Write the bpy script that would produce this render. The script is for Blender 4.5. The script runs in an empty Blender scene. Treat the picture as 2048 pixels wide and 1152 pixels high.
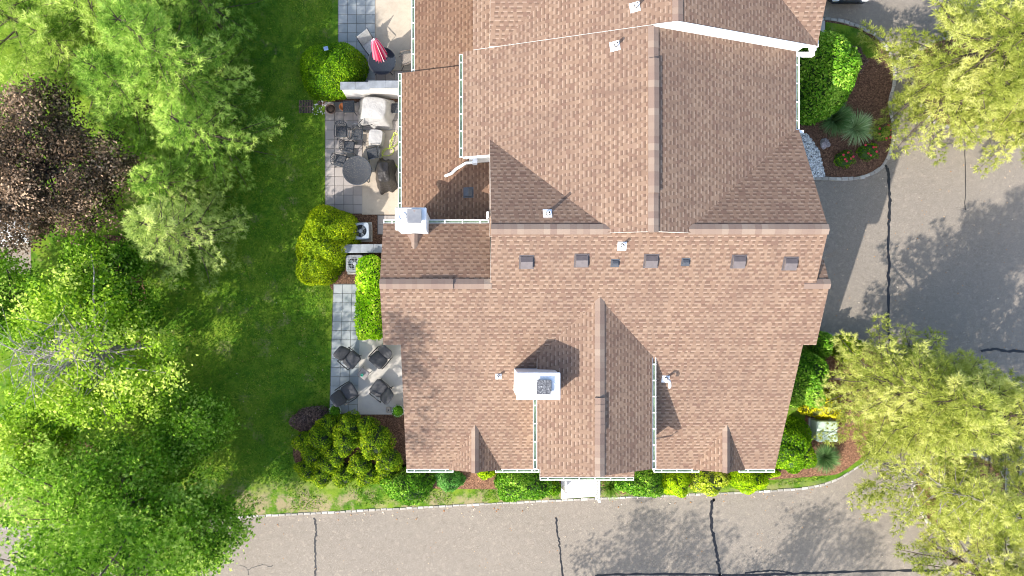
import bpy, math, random
import numpy as np
from mathutils import Vector, Matrix

# ------------------------------------------------------------------ camera, sky, sun, exposure
SC = bpy.context.scene
COL = SC.collection
CAM_H, F_PX, CX, CY = 30.0, 1384.0, 935.0, 590.0      # drone height, focal length and nadir point in photo pixels
cam_d = bpy.data.cameras.new("camera"); cam = bpy.data.objects.new("camera", cam_d); COL.objects.link(cam)
cam.location = (0, 0, CAM_H); cam.rotation_euler = (0, 0, 0)
cam_d.sensor_width = 36.0; cam_d.lens = 36.0 * F_PX / 2048.0
cam_d.shift_x = (1024 - CX) / 2048.0; cam_d.shift_y = (CY - 576) / 2048.0
cam_d.clip_start = 0.5; cam_d.clip_end = 3000
SC.camera = cam

SUN_AZ = math.radians(42.5)        # plan direction in which shadows fall, from +x
SUN_EL = math.radians(36.0)
world = bpy.data.worlds.new("World"); SC.world = world; world.use_nodes = True
wn = world.node_tree; bg = wn.nodes["Background"]
sky = wn.nodes.new("ShaderNodeTexSky"); sky.sky_type = 'NISHITA'; sky.sun_disc = False
sky.sun_elevation = SUN_EL
sky.sun_rotation = math.radians(90) - (SUN_AZ + math.pi)
sky.dust_density = 2.0; sky.air_density = 1.0; sky.ozone_density = 0.7
wn.links.new(sky.outputs[0], bg.inputs[0]); bg.inputs[1].default_value = 0.15
sun_d = bpy.data.lights.new("sun", 'SUN'); sun_d.energy = 3.0; sun_d.angle = math.radians(0.5); sun_d.color = (1.0, 0.93, 0.84)
sun = bpy.data.objects.new("sun", sun_d); COL.objects.link(sun)
ldir = Vector((math.cos(SUN_EL) * math.cos(SUN_AZ), math.cos(SUN_EL) * math.sin(SUN_AZ), -math.sin(SUN_EL)))
sun.rotation_euler = ldir.to_track_quat('-Z', 'Y').to_euler(); sun.location = (-20, -20, 40)
SC.view_settings.view_transform = 'Standard'; SC.view_settings.look = 'None'
SC.view_settings.exposure = 1.53; SC.view_settings.gamma = 1.0
SC.cycles.filter_width = 1.05

R = math.radians
rnd = random.Random(11)

def W(px, py, z=0.0):
    """photo pixel seen at height z -> world point"""
    d = CAM_H - z
    return Vector(((px - CX) * d / F_PX, (CY - py) * d / F_PX, z))

# ------------------------------------------------------------------ object helpers
def thing(name, label, cat, loc=(0, 0, 0), rotz=0.0, group=None):
    o = bpy.data.objects.new(name, None); COL.objects.link(o)
    o.empty_display_size = 0.2
    o.location = loc; o.rotation_euler = (0, 0, rotz)
    return tag(o, label, cat, group)

def tag(o, label=None, cat=None, group=None, kind=None):
    if label: o["label"] = label
    if cat: o["category"] = cat
    if group: o["group"] = group
    if kind: o["kind"] = kind
    return o

def dup(root, loc=None, rotz=None, label=None):
    r = root.copy(); COL.objects.link(r)
    if loc is not None: r.location = loc
    if rotz is not None: r.rotation_euler = (0, 0, rotz)
    if label: r["label"] = label
    for ch in list(root.children):
        c = ch.copy(); COL.objects.link(c); c.parent = r
        for g in list(ch.children):
            d = g.copy(); COL.objects.link(d); d.parent = c
    return r

class MB:
    """collects polygons and links them as ONE mesh object"""
    def __init__(s): s.v = []; s.f = []; s.m = []; s.smooth = []
    def add(s, vs, fs, m=0, smooth=False):
        b = len(s.v); s.v += [tuple(p) for p in vs]
        for f in fs: s.f.append([b + i for i in f]); s.m.append(m); s.smooth.append(smooth)
        return s
    def box(s, x0, y0, z0, x1, y1, z1, m=0, M=None):
        vs = [(x0, y0, z0), (x1, y0, z0), (x1, y1, z0), (x0, y1, z0), (x0, y0, z1), (x1, y0, z1), (x1, y1, z1), (x0, y1, z1)]
        if M is not None: vs = [M @ Vector(p) for p in vs]
        return s.add(vs, [(3, 2, 1, 0), (4, 5, 6, 7), (0, 1, 5, 4), (1, 2, 6, 5), (2, 3, 7, 6), (3, 0, 4, 7)], m)
    def bevbox(s, x0, y0, z0, x1, y1, z1, b=0.02, m=0, M=None, top_only=False):
        """box with chamfered upright corners and top edge"""
        def ring(i, z):
            X0, X1, Y0, Y1 = x0 + i, x1 - i, y0 + i, y1 - i
            c = b
            return [(X0 + c, Y0, z), (X1 - c, Y0, z), (X1, Y0 + c, z), (X1, Y1 - c, z), (X1 - c, Y1, z), (X0 + c, Y1, z), (X0, Y1 - c, z), (X0, Y0 + c, z)]
        rings = [ring(0, z0)] if top_only else [ring(b, z0), ring(0, z0 + b)]
        rings += [ring(0, z1 - b), ring(b * .4, z1 - b * .35), ring(b, z1)]
        vs = [p for r_ in rings for p in r_]
        if M is not None: vs = [M @ Vector(p) for p in vs]
        fs = [tuple(range(7, -1, -1))]
        for k in range(len(rings) - 1):
            for i in range(8): fs.append((k * 8 + i, k * 8 + (i + 1) % 8, (k + 1) * 8 + (i + 1) % 8, (k + 1) * 8 + i))
        fs.append(tuple(len(vs) - 8 + i for i in range(8)))
        return s.add(vs, fs, m)
    def prism(s, poly, z0, z1, m=0, mside=None):
        n = len(poly); vs = [(p[0], p[1], z0) for p in poly] + [(p[0], p[1], z1) for p in poly]
        s.add(vs, [tuple(range(n - 1, -1, -1)), tuple(range(n, 2 * n))], m)
        b = len(s.v) - 2 * n
        for i in range(n):
            s.f.append([b + i, b + (i + 1) % n, b + n + (i + 1) % n, b + n + i]); s.m.append(m if mside is None else mside); s.smooth.append(False)
        return s
    def tube(s, pts, r, n=6, m=0, cap=True, smooth=True):
        pts = [Vector(p) for p in pts]
        rs = r if isinstance(r, (list, tuple)) else [r] * len(pts)
        vs = []; 
        up = Vector((0, 0, 1))
        for i, p in enumerate(pts):
            t = (pts[min(i + 1, len(pts) - 1)] - pts[max(i - 1, 0)])
            t = t.normalized() if t.length > 1e-9 else Vector((0, 0, 1))
            a = t.cross(up)
            if a.length < 0.05: a = t.cross(Vector((1, 0, 0)))
            a.normalize(); b = t.cross(a)
            for k in range(n):
                ang = 2 * math.pi * k / n
                vs.append(p + (a * math.cos(ang) + b * math.sin(ang)) * rs[i])
        fs = []
        for i in range(len(pts) - 1):
            for k in range(n): fs.append((i * n + k, i * n + (k + 1) % n, (i + 1) * n + (k + 1) % n, (i + 1) * n + k))
        s.add(vs, fs, m, smooth)
        if cap:
            b = len(s.v) - len(vs)
            s.f.append([b + k for k in range(n - 1, -1, -1)]); s.m.append(m); s.smooth.append(False)
            s.f.append([b + len(vs) - n + k for k in range(n)]); s.m.append(m); s.smooth.append(False)
        return s
    def lathe(s, prof, c=(0, 0, 0), n=24, m=0, smooth=True, M=None):
        """prof: list of (r, z)"""
        vs = []
        for (r, z) in prof:
            for k in range(n):
                a = 2 * math.pi * k / n
                p = Vector((c[0] + r * math.cos(a), c[1] + r * math.sin(a), c[2] + z)); vs.append(M @ p if M is not None else p)
        fs = []
        for i in range(len(prof) - 1):
            for k in range(n): fs.append((i * n + k, i * n + (k + 1) % n, (i + 1) * n + (k + 1) % n, (i + 1) * n + k))
        s.add(vs, fs, m, smooth)
        b = len(s.v) - len(vs)
        for end in (0, len(prof) - 1):
            if prof[end][0] > 1e-4:
                s.f.append([b + end * n + k for k in (range(n) if end else range(n - 1, -1, -1))]); s.m.append(m); s.smooth.append(False)
        return s
    def build(s, name, mats, parent=None, origin=(0, 0, 0)):
        me = bpy.data.meshes.new(name)
        o_ = Vector(origin)
        me.from_pydata([tuple(Vector(p) - o_) for p in s.v], [], s.f)
        for m in (mats if isinstance(mats, (list, tuple)) else [mats]): me.materials.append(m)
        me.polygons.foreach_set("material_index", s.m)
        me.polygons.foreach_set("use_smooth", s.smooth)
        me.update()
        ob = bpy.data.objects.new(name, me); COL.objects.link(ob)
        if parent is not None: ob.parent = parent
        else: ob.location = o_
        return ob

def mesh_np(name, V, faces, mats, parent=None, lv=None, midx=None, origin=(0, 0, 0), smooth=False):
    """fast mesh: V (n,3); faces = list of int arrays (m,k); lv = per-vertex float attribute"""
    V = np.asarray(V, np.float32) - np.asarray(origin, np.float32)
    me = bpy.data.meshes.new(name)
    me.vertices.add(len(V)); me.vertices.foreach_set("co", V.ravel())
    loops = np.concatenate([f.ravel() for f in faces]).astype(np.int32)
    sizes = np.concatenate([np.full(len(f), f.shape[1], np.int32) for f in faces])
    starts = np.concatenate([[0], np.cumsum(sizes)[:-1]]).astype(np.int32)
    me.loops.add(len(loops)); me.loops.foreach_set("vertex_index", loops)
    me.polygons.add(len(sizes)); me.polygons.foreach_set("loop_start", starts)
    for m in (mats if isinstance(mats, (list, tuple)) else [mats]): me.materials.append(m)
    if midx is not None: me.polygons.foreach_set("material_index", np.asarray(midx, np.int32))
    me.polygons.foreach_set("use_smooth", np.full(len(sizes), bool(smooth)))
    if lv is not None:
        a = me.attributes.new("lv", 'FLOAT', 'POINT'); a.data.foreach_set("value", np.asarray(lv, np.float32))
    me.update(calc_edges=True); me.validate()
    ob = bpy.data.objects.new(name, me); COL.objects.link(ob)
    if parent is not None: ob.parent = parent
    else: ob.location = origin
    return ob

# ------------------------------------------------------------------ materials
class NT:
    def __init__(s, name):
        s.mat = bpy.data.materials.new(name); s.mat.use_nodes = True
        s.t = s.mat.node_tree; s.bsdf = s.t.nodes["Principled BSDF"]; s.out = s.t.nodes["Material Output"]
    def new(s, typ, **kw):
        n = s.t.nodes.new(typ)
        for k, v in kw.items(): setattr(n, k, v)
        return n
    def put(s, sock, v):
        if isinstance(v, bpy.types.NodeSocket): s.t.links.new(v, sock)
        elif isinstance(v, (tuple, list)) and sock.type == 'RGBA' and len(v) == 3: sock.default_value = (*v, 1)
        else: sock.default_value = v
    def math(s, op, a, b=0.0, c=0.0, clamp=False):
        n = s.new("ShaderNodeMath", operation=op, use_clamp=clamp)
        s.put(n.inputs[0], a); s.put(n.inputs[1], b); s.put(n.inputs[2], c); return n.outputs[0]
    def mix(s, f, a, b, blend='MIX'):
        n = s.new("ShaderNodeMix", data_type='RGBA', blend_type=blend)
        s.put(n.inputs[0], f); s.put(n.inputs[6], a); s.put(n.inputs[7], b); return n.outputs[2]
    def noise(s, vec, scale, detail=3.0, rough=0.55, dim='3D'):
        n = s.new("ShaderNodeTexNoise", noise_dimensions=dim)
        if vec is not None: s.put(n.inputs["Vector"], vec)
        n.inputs["Scale"].default_value = scale; n.inputs["Detail"].default_value = detail; n.inputs["Roughness"].default_value = rough
        return n.outputs[0]
    def ramp(s, f, stops, interp='LINEAR'):
        n = s.new("ShaderNodeValToRGB"); cr = n.color_ramp; cr.interpolation = interp
        while len(cr.elements) < len(stops): cr.elements.new(0.5)
        for e, (p, c) in zip(cr.elements, stops):
            e.position = p; e.color = (*c, 1) if len(c) == 3 else c
        s.put(n.inputs[0], f); return n.outputs[0]
    def pos(s): return s.new("ShaderNodeNewGeometry").outputs["Position"]
    def obj(s): return s.new("ShaderNodeTexCoord").outputs["Object"]
    def bump(s, h, dist=0.01, strength=1.0):
        n = s.new("ShaderNodeBump"); s.put(n.inputs["Height"], h)
        n.inputs["Distance"].default_value = dist; n.inputs["Strength"].default_value = strength
        s.t.links.new(n.outputs[0], s.bsdf.inputs["Normal"])
    def finish(s, color, rough=0.7, metal=0.0, spec=None):
        s.put(s.bsdf.inputs["Base Color"], color); s.put(s.bsdf.inputs["Roughness"], rough); s.put(s.bsdf.inputs["Metallic"], metal)
        if spec is not None: s.bsdf.inputs["Specular IOR Level"].default_value = spec
        return s.mat

def M_(name, c, var=0.12, scale=4.0, rough=0.6, metal=0.0, bump=0.0, bscale=40.0, spec=None):
    """plain material with a little uneven tone"""
    n = NT(name); p = n.obj()
    f = n.noise(p, scale, 4.0)
    lo = tuple(max(0, x * (1 - var * 2)) for x in c); hi = tuple(min(1, x * (1 + var)) for x in c)
    col = n.ramp(f, [(0.3, lo), (0.7, hi)])
    if bump: n.bump(n.noise(p, bscale, 3.0), bump)
    return n.finish(col, rough, metal, spec)

def leaf_mat(name, c0, c1, trans=0.3, rough=0.55, c2=None):
    n = NT(name)
    a = n.new("ShaderNodeAttribute", attribute_name="lv").outputs["Fac"]
    st = [(0.0, c0), (1.0, c1)] if c2 is None else [(0.0, c0), (0.6, c1), (1.0, c2)]
    col = n.ramp(a, st)
    n.finish(col, rough, 0.0, 0.12)
    tr = n.new("ShaderNodeBsdfTranslucent"); n.t.links.new(col, tr.inputs[0])
    mx = n.new("ShaderNodeMixShader"); mx.inputs[0].default_value = trans
    n.t.links.new(n.bsdf.outputs[0], mx.inputs[1]); n.t.links.new(tr.outputs[0], mx.inputs[2])
    n.t.links.new(mx.outputs[0], n.out.inputs[0])
    return n.mat

def shingle_mat(name, tint=(1, 1, 1), seed=0.0):
    n = NT(name)
    uv = n.new("ShaderNodeUVMap").outputs[0]
    sp = n.new("ShaderNodeSeparateXYZ"); n.put(sp.inputs[0], uv)
    u, v = sp.outputs[0], sp.outputs[1]
    e = 0.146
    vr = n.math('DIVIDE', v, e); row = n.math('FLOOR', vr); fv = n.math('FRACT', vr)
    def white(x, y, z):
        c = n.new("ShaderNodeCombineXYZ"); n.put(c.inputs[0], x); n.put(c.inputs[1], y); n.put(c.inputs[2], z)
        w = n.new("ShaderNodeTexWhiteNoise", noise_dimensions='3D'); n.put(w.inputs[0], c.outputs[0]); return w.outputs[0]
    ro = white(row, seed, 3.0)
    u1 = n.math('MULTIPLY_ADD', ro, 6.1, u)
    wob = n.math('SINE', n.math('MULTIPLY_ADD', row, 2.7, n.math('MULTIPLY', u1, 13.0)))
    wob2 = n.math('SINE', n.math('MULTIPLY_ADD', row, 5.1, n.math('MULTIPLY', u1, 5.3)))
    u2 = n.math('ADD', n.math('MULTIPLY_ADD', wob, 0.024, u1), n.math('MULTIPLY', wob2, 0.05))
    uc = n.math('DIVIDE', u2, 0.14); cell = n.math('FLOOR', uc); fu = n.math('FRACT', uc)
    slot = n.math('MODULO', n.math('ABSOLUTE', cell), 2.0)
    r1 = white(cell, row, seed + 1.0)
    grp = n.math('FLOOR', n.math('DIVIDE', u2, 0.42))
    r2 = white(grp, row, seed + 7.0)
    rr = n.math('ADD', n.math('MULTIPLY', r1, 0.55), n.math('MULTIPLY', r2, 0.45))
    col = n.ramp(rr, [(0.05, (0.2349, 0.1467, 0.1153)), (0.3, (0.276, 0.1799, 0.1369)), (0.46, (0.312, 0.2115, 0.1577)), (0.62, (0.3429, 0.236, 0.1757)), (0.8, (0.3768, 0.2691, 0.2017)), (0.98, (0.3285, 0.2187, 0.1707))])
    # laminated courses: the cut-outs carry a printed dark band under the course above and a pale lower edge
    band = n.math('MULTIPLY', slot, n.ramp(fv, [(0.50, (0, 0, 0)), (0.72, (.75, .75, .75)), (0.95, (1, 1, 1))]))
    col = n.mix(n.math('MULTIPLY', band, 0.80), col, (0.125, 0.082, 0.062))
    pale = n.math('MULTIPLY', slot, n.math('LESS_THAN', fv, 0.27))
    col = n.mix(n.math('MULTIPLY', pale, 0.60), col, (0.56, 0.44, 0.36))
    gr = n.noise(uv, 95.0, 2.0)
    col = n.mix(0.16, col, n.ramp(gr, [(0.3, (0.12, 0.08, 0.065)), (0.7, (0.48, 0.36, 0.28))]))
    big = n.noise(uv, 0.55, 4.0, 0.6)
    st = n.new("ShaderNodeMapping"); n.put(st.inputs[0], uv); st.inputs[3].default_value = (2.6, 0.22, 1.0)
    streak = n.noise(st.outputs[0], 1.0, 4.0, 0.6)
    col = n.mix(n.ramp(streak, [(0.50, (0, 0, 0)), (0.75, (0.38, 0.38, 0.38))]), col, (0.17, 0.12, 0.10))
    col = n.mix(n.ramp(big, [(0.42, (0, 0, 0)), (0.72, (0.32, 0.32, 0.32))]), col, (0.20, 0.135, 0.115))
    col = n.mix(1.0, col, tint, 'MULTIPLY')
    h = n.math('ADD', n.math('MULTIPLY', n.math('SUBTRACT', 1.0, fv), 0.55), n.math('MULTIPLY', n.math('SUBTRACT', 1.0, slot), 0.45))
    h = n.math('MULTIPLY_ADD', gr, 0.12, h)
    n.bump(h, 0.014, 0.9)
    return n.finish(col, 0.92, 0.0, 0.2)

def attr_col_mat(name, stops, rough=0.85, bump=0.0, spec=0.25, mottle=0.0):
    n = NT(name)
    a = n.new("ShaderNodeAttribute", attribute_name="lv").outputs["Fac"]
    col = n.ramp(a, stops)
    if mottle:
        f = n.noise(n.pos(), 3.0, 5.0, 0.65)
        col = n.mix(n.math('MULTIPLY', f, mottle), col, tuple(x * 0.45 for x in stops[0][1]))
    if bump: n.bump(n.noise(n.pos(), 60.0, 3.0), bump)
    return n.finish(col, rough, 0.0, spec)

def asphalt_mat():
    n = NT("asphalt"); p = n.pos()
    fine = n.noise(p, 26.0, 4.0, 0.8); mid = n.noise(p, 5.0, 6.0, 0.7); big = n.noise(p, 0.35, 5.0, 0.62)
    col = n.ramp(fine, [(0.30, (0.122, 0.106, 0.088)), (0.52, (0.222, 0.194, 0.161)), (0.72, (0.39, 0.345, 0.292))])
    col = n.mix(n.ramp(big, [(0.38, (0, 0, 0)), (0.7, (0.5, 0.5, 0.5))]), col, (0.252, 0.222, 0.186))
    col = n.mix(n.ramp(mid, [(0.45, (0, 0, 0)), (0.8, (0.5, 0.5, 0.5))]), col, (0.150, 0.132, 0.115))
    oil = n.noise(p, 1.7, 2.0, 0.5)
    col = n.mix(n.ramp(oil, [(0.70, (0, 0, 0)), (0.80, (0.4, 0.4, 0.4))]), col, (0.09, 0.08, 0.072))
    rust = n.noise(p, 0.8, 3.0, 0.5)
    col = n.mix(n.ramp(rust, [(0.70, (0, 0, 0)), (0.80, (0.35, 0.35, 0.35))]), col, (0.26, 0.15, 0.085))
    vs = n.new("ShaderNodeTexVoronoi"); n.put(vs.inputs["Vector"], p); vs.inputs["Scale"].default_value = 11.0
    sc_ = n.new("ShaderNodeSeparateColor"); n.put(sc_.inputs[0], vs.outputs["Color"])
    col = n.mix(0.32, col, n.ramp(sc_.outputs[0], [(0.0, (0.62, 0.61, 0.60)), (0.12, (0.88, 0.88, 0.88)), (0.85, (1.05, 1.05, 1.05)), (1.0, (1.55, 1.52, 1.48))]), 'MULTIPLY')
    n.bump(n.math('ADD', fine, n.math('MULTIPLY', mid, 0.5)), 0.008, 0.7)
    return n.finish(col, 0.9, 0.0, 0.25)

def lawn_mat(name="lawn_grass", dry=0.5):
    n = NT(name); p = n.pos()
    fine = n.noise(p, 38.0, 3.0, 0.7); mid = n.noise(p, 3.2, 5.0, 0.68); big = n.noise(p, 0.42, 4.0, 0.6)
    col = n.ramp(mid, [(0.28, (0.040, 0.120, 0.009)), (0.5, (0.100, 0.220, 0.015)), (0.72, (0.195, 0.295, 0.024))])
    col = n.mix(n.ramp(fine, [(0.35, (0.55, 0.55, 0.55)), (0.7, (0, 0, 0))]), col, (0.022, 0.06, 0.008))
    col = n.mix(n.ramp(big, [(0.45, (0, 0, 0)), (0.75, (0.55, 0.55, 0.55))]), col, (0.17, 0.225, 0.02))
    pat = n.noise(p, 1.1, 5.0, 0.7)
    col = n.mix(n.ramp(pat, [(0.56, (0, 0, 0)), (0.68, (dry, dry, dry))]), col, (0.29, 0.235, 0.125))
    sp = n.new("ShaderNodeSeparateXYZ"); n.put(sp.inputs[0], p)
    near = n.math('MULTIPLY', n.ramp(n.math('MULTIPLY_ADD', sp.outputs[1], -0.5, -3.9), [(0.0, (0, 0, 0)), (0.5, (1, 1, 1))]), n.ramp(n.noise(p, 1.5, 5.0, 0.7), [(0.44, (0, 0, 0)), (0.56, (.8, .8, .8))]))
    col = n.mix(near, col, (0.33, 0.255, 0.16))
    lit = n.noise(p, 0.8, 5.0, 0.65)
    col = n.mix(n.ramp(lit, [(0.48, (0, 0, 0)), (0.66, (0.6, 0.6, 0.6))]), col, (0.20, 0.28, 0.03))  # yellow-green patches paint sunlit spots into the grass colour
    n.bump(n.math('ADD', fine, mid), 0.03, 0.8)
    return n.finish(col, 0.95, 0.0, 0.1)

def mulch_mat(name, c0, c1):
    n = NT(name); p = n.pos()
    v = n.new("ShaderNodeTexVoronoi"); n.put(v.inputs["Vector"], p); v.inputs["Scale"].default_value = 26.0
    f = n.noise(p, 30.0, 3.0, 0.7)
    sep = n.new("ShaderNodeSeparateColor"); n.put(sep.inputs[0], v.outputs["Color"])
    t = n.math('ADD', n.math('MULTIPLY', sep.outputs[0], 0.6), n.math('MULTIPLY', f, 0.5))
    col = n.ramp(t, [(0.15, c0), (0.75, c1), (0.95, tuple(min(1, x * 1.9) for x in c1))])
    n.bump(t, 0.03, 0.9)
    return n.finish(col, 0.95, 0.0, 0.15)

def concrete_mat(name, c, stain=0.5):
    n = NT(name); p = n.pos()
    f = n.noise(p, 45.0, 3.0, 0.7); b = n.noise(p, 1.4, 6.0, 0.7)
    col = n.ramp(f, [(0.3, tuple(x * 0.9 for x in c)), (0.7, tuple(min(1, x * 1.06) for x in c))])
    col = n.mix(n.ramp(b, [(0.45, (0, 0, 0)), (0.7, (stain, stain, stain))]), col, tuple(x * 0.62 for x in c))
    n.bump(f, 0.004, 0.5)
    return n.finish(col, 0.85, 0.0, 0.25)

def siding_mat():
    n = NT("clapboard_siding"); p = n.pos()
    sp = n.new("ShaderNodeSeparateXYZ"); n.put(sp.inputs[0], p)
    fr = n.math('FRACT', n.math('DIVIDE', sp.outputs[2], 0.115))
    d = n.noise(p, 1.2, 4.0)
    col = n.ramp(d, [(0.3, (0.60, 0.57, 0.50)), (0.7, (0.72, 0.69, 0.62))])
    n.bump(n.math('SUBTRACT', 1.0, fr), 0.02, 0.8)
    return n.finish(col, 0.6)

SHINGLE = shingle_mat("asphalt_shingles", (0.610, 0.590, 0.560), 0.0)
SHINGLE_RUST = shingle_mat("weathered_shingles", (0.635, 0.575, 0.52), 4.0)
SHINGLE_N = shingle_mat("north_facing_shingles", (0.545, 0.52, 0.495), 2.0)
SHINGLE_BROWN = shingle_mat("brown_weathered_shingles", (0.495, 0.43, 0.375), 9.0)
CAPM = attr_col_mat("ridge_shingle", [(0.0, (0.178, 0.127, 0.104)), (0.35, (0.196, 0.144, 0.116)), (0.7, (0.213, 0.160, 0.127)), (1.0, (0.240, 0.188, 0.150))], 0.92, 0.004, 0.2)
TRIM = M_("white_trim_paint", (0.78, 0.79, 0.78), 0.05, 2.0, 0.45)
GREENTR = M_("pale_green_trough", (0.42, 0.52, 0.36), 0.25, 5.0, 0.35)  # pale green for the inside of the gutters
SIDING = siding_mat()
CHIMW = M_("white_painted_metal", (0.72, 0.735, 0.755), 0.10, 3.0, 0.35)
ASPHALT = asphalt_mat(); LAWN = lawn_mat(); 
MULCH = mulch_mat("shredded_mulch", (0.035, 0.019, 0.012), (0.155, 0.088, 0.058))
MULCHR = mulch_mat("red_pine_straw", (0.075, 0.038, 0.024), (0.25, 0.135, 0.085))
CONC = concrete_mat("poured_concrete", (0.41, 0.355, 0.285), 0.6)
CONCW = concrete_mat("pale_concrete", (0.43, 0.41, 0.375), 0.3)
PAVER = attr_col_mat("grey_paver", [(0.0, (0.235, 0.265, 0.277)), (0.5, (0.310, 0.338, 0.347)), (1.0, (0.385, 0.402, 0.402))], 0.8, 0.003, 0.3, 0.45)
PAVERP = attr_col_mat("pinkish_paver", [(0.0, (0.25, 0.228, 0.215)), (0.5, (0.32, 0.292, 0.275)), (1.0, (0.39, 0.352, 0.325))], 0.8, 0.003, 0.3, 0.4)
STONE = attr_col_mat("granite_kerb_block", [(0.0, (0.25, 0.235, 0.21)), (0.5, (0.34, 0.32, 0.29)), (1.0, (0.45, 0.43, 0.40))], 0.85, 0.006)
TAR = M_("crack_sealing_tar", (0.014, 0.014, 0.016), 0.2, 6.0, 0.45)
BARK = M_("brown_bark", (0.105, 0.078, 0.060), 0.3, 12.0, 0.95, 0, 0.02, 25)
BARKG = M_("grey_bark", (0.30, 0.275, 0.255), 0.25, 12.0, 0.95, 0, 0.01, 25)
SLATE = M_("slate_blue_metal", (0.090, 0.105, 0.125), 0.2, 9.0, 0.45, 0.2)
BLACKM = M_("black_metal", (0.018, 0.018, 0.020), 0.2, 8.0, 0.4, 0.3)

# ------------------------------------------------------------------ ground, road, lawn, beds, patios
def poly_px(pts, z=0.0): return [W(x, y, z) for x, y in pts]

def sheet(name, pts, z, m, kind="structure", holes=None):
    mb = MB(); n = len(pts)
    mb.add([(p[0], p[1], z) for p in pts], [tuple(range(n))])
    o = mb.build(name, m); tag(o, kind=kind); return o

def catmull(pts, k=8):
    P = [Vector((p[0], p[1], p[2] if len(p) > 2 else 0.0)) for p in pts]; out = []
    for i in range(len(P) - 1):
        p0, p1, p2, p3 = P[max(i - 1, 0)], P[i], P[i + 1], P[min(i + 2, len(P) - 1)]
        for j in range(k):
            t = j / k
            out.append(0.5 * ((2 * p1) + (p2 - p0) * t + (2 * p0 - 5 * p1 + 4 * p2 - p3) * t * t + (3 * p1 - p0 - 3 * p2 + p3) * t ** 3))
    out.append(P[-1]); return out

S = 400.0
sheet("ground", [(-S, -S), (S, -S), (S, S), (-S, S)], -0.06, lawn_mat("far_grass", 0.3))
# asphalt: the road along the bottom and the driveway court on the right
road = [W(-2500, 2300), W(5000, 2300), W(5000, -900), W(1540, -900), W(1540, 900), W(-2500, 1000)]
sheet("road", road, 0.0, ASPHALT)
LAWN_TOP = 0.10
KERB_S = [(-900, 1096), (200, 1046), (470, 1033), (700, 1021), (1000, 1005), (1150, 998), (1300, 991), (1450, 985), (1560, 979), (1630, 971), (1672, 957), (1705, 938), (1750, 908), (1795, 870), (1818, 815), (1812, 755), (1785, 712), (1745, 690), (1700, 676), (1668, 670), (1640, 668), (1560, 668)]
ks = catmull(poly_px(KERB_S), 6)
lawn_poly = [(p.x, p.y) for p in ks] + [tuple(W(1500, 668)[:2]), tuple(W(1500, -700)[:2]), tuple(W(-900, -700)[:2])]
mb = MB(); mb.prism(lawn_poly[::-1] if False else lawn_poly, -0.05, LAWN_TOP); lawn_o = mb.build("lawn", LAWN); tag(lawn_o, kind="structure")
# island in front of the east garden bed
KERB_N = [(1560, 358), (1640, 357), (1690, 359), (1725, 354), (1755, 340), (1772, 318), (1781, 290), (1783, 250), (1776, 210), (1786, 160), (1780, 118), (1758, 82), (1726, 60), (1690, 47), (1650, 40), (1560, 36)]
kn = catmull(poly_px(KERB_N), 6)
mb = MB(); mb.prism([(p.x, p.y) for p in kn], -0.05, LAWN_TOP); o = mb.build("garden_island", MULCH); tag(o, kind="structure")

def blocks(name, path, w, h, L, m, z0=-0.03, seed=1, jitter=0.012):
    """a run of cut granite blocks along a path"""
    rr = random.Random(seed); V = []; Fq = []; lv = []
    d = [0.0]
    for a, b in zip(path[:-1], path[1:]): d.append(d[-1] + (b - a).length)
    def at(s):
        for i in range(len(path) - 1):
            if d[i + 1] >= s or i == len(path) - 2:
                t = (s - d[i]) / max(d[i + 1] - d[i], 1e-6); t_ = (path[i + 1] - path[i]).normalized(); return path[i].lerp(path[i + 1], t), t_
    s = 0.0
    while s < d[-1] - L * 0.5:
        l = L * rr.uniform(0.8, 1.2); c, t = at(s + l / 2); nrm = Vector((-t.y, t.x, 0))
        hw = w / 2 + rr.uniform(-jitter, jitter); hh = h + rr.uniform(-jitter, jitter); off = rr.uniform(-jitter, jitter)
        b = len(V); g = 0.45
        for (z, sc) in ((z0, 1.0), (hh - 0.02, 1.0), (hh, 0.8)):
            for (sx, sy) in ((-1, -1), (1, -1), (1, 1), (-1, 1)):
                V.append(c + t * sx * (l / 2 - 0.008) * sc + nrm * (sy * hw * sc + off) + Vector((0, 0, z)))
        Fq.append([b + 8, b + 9, b + 10, b + 11])
        for k in (0, 4):
            for i in range(4): Fq.append([b + k + i, b + k + (i + 1) % 4, b + k + 4 + (i + 1) % 4, b + k + 4 + i])
        lv += [rr.random()] * 12; s += l
    o = mesh_np(name, np.array([tuple(p) for p in V]), [np.array(Fq)], m, lv=lv); tag(o, kind="structure"); return o
blocks("kerb", ks, 0.10, 0.125, 0.26, STONE, seed=2)
blocks("kerb", kn, 0.14, 0.14, 0.26, STONE, seed=3)

# driveway on the far left where the white car stands
sheet("driveway", poly_px([(-700, 372), (62, 378), (66, 548), (-700, 556)], 0.0), LAWN_TOP + 0.004, ASPHALT)
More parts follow.
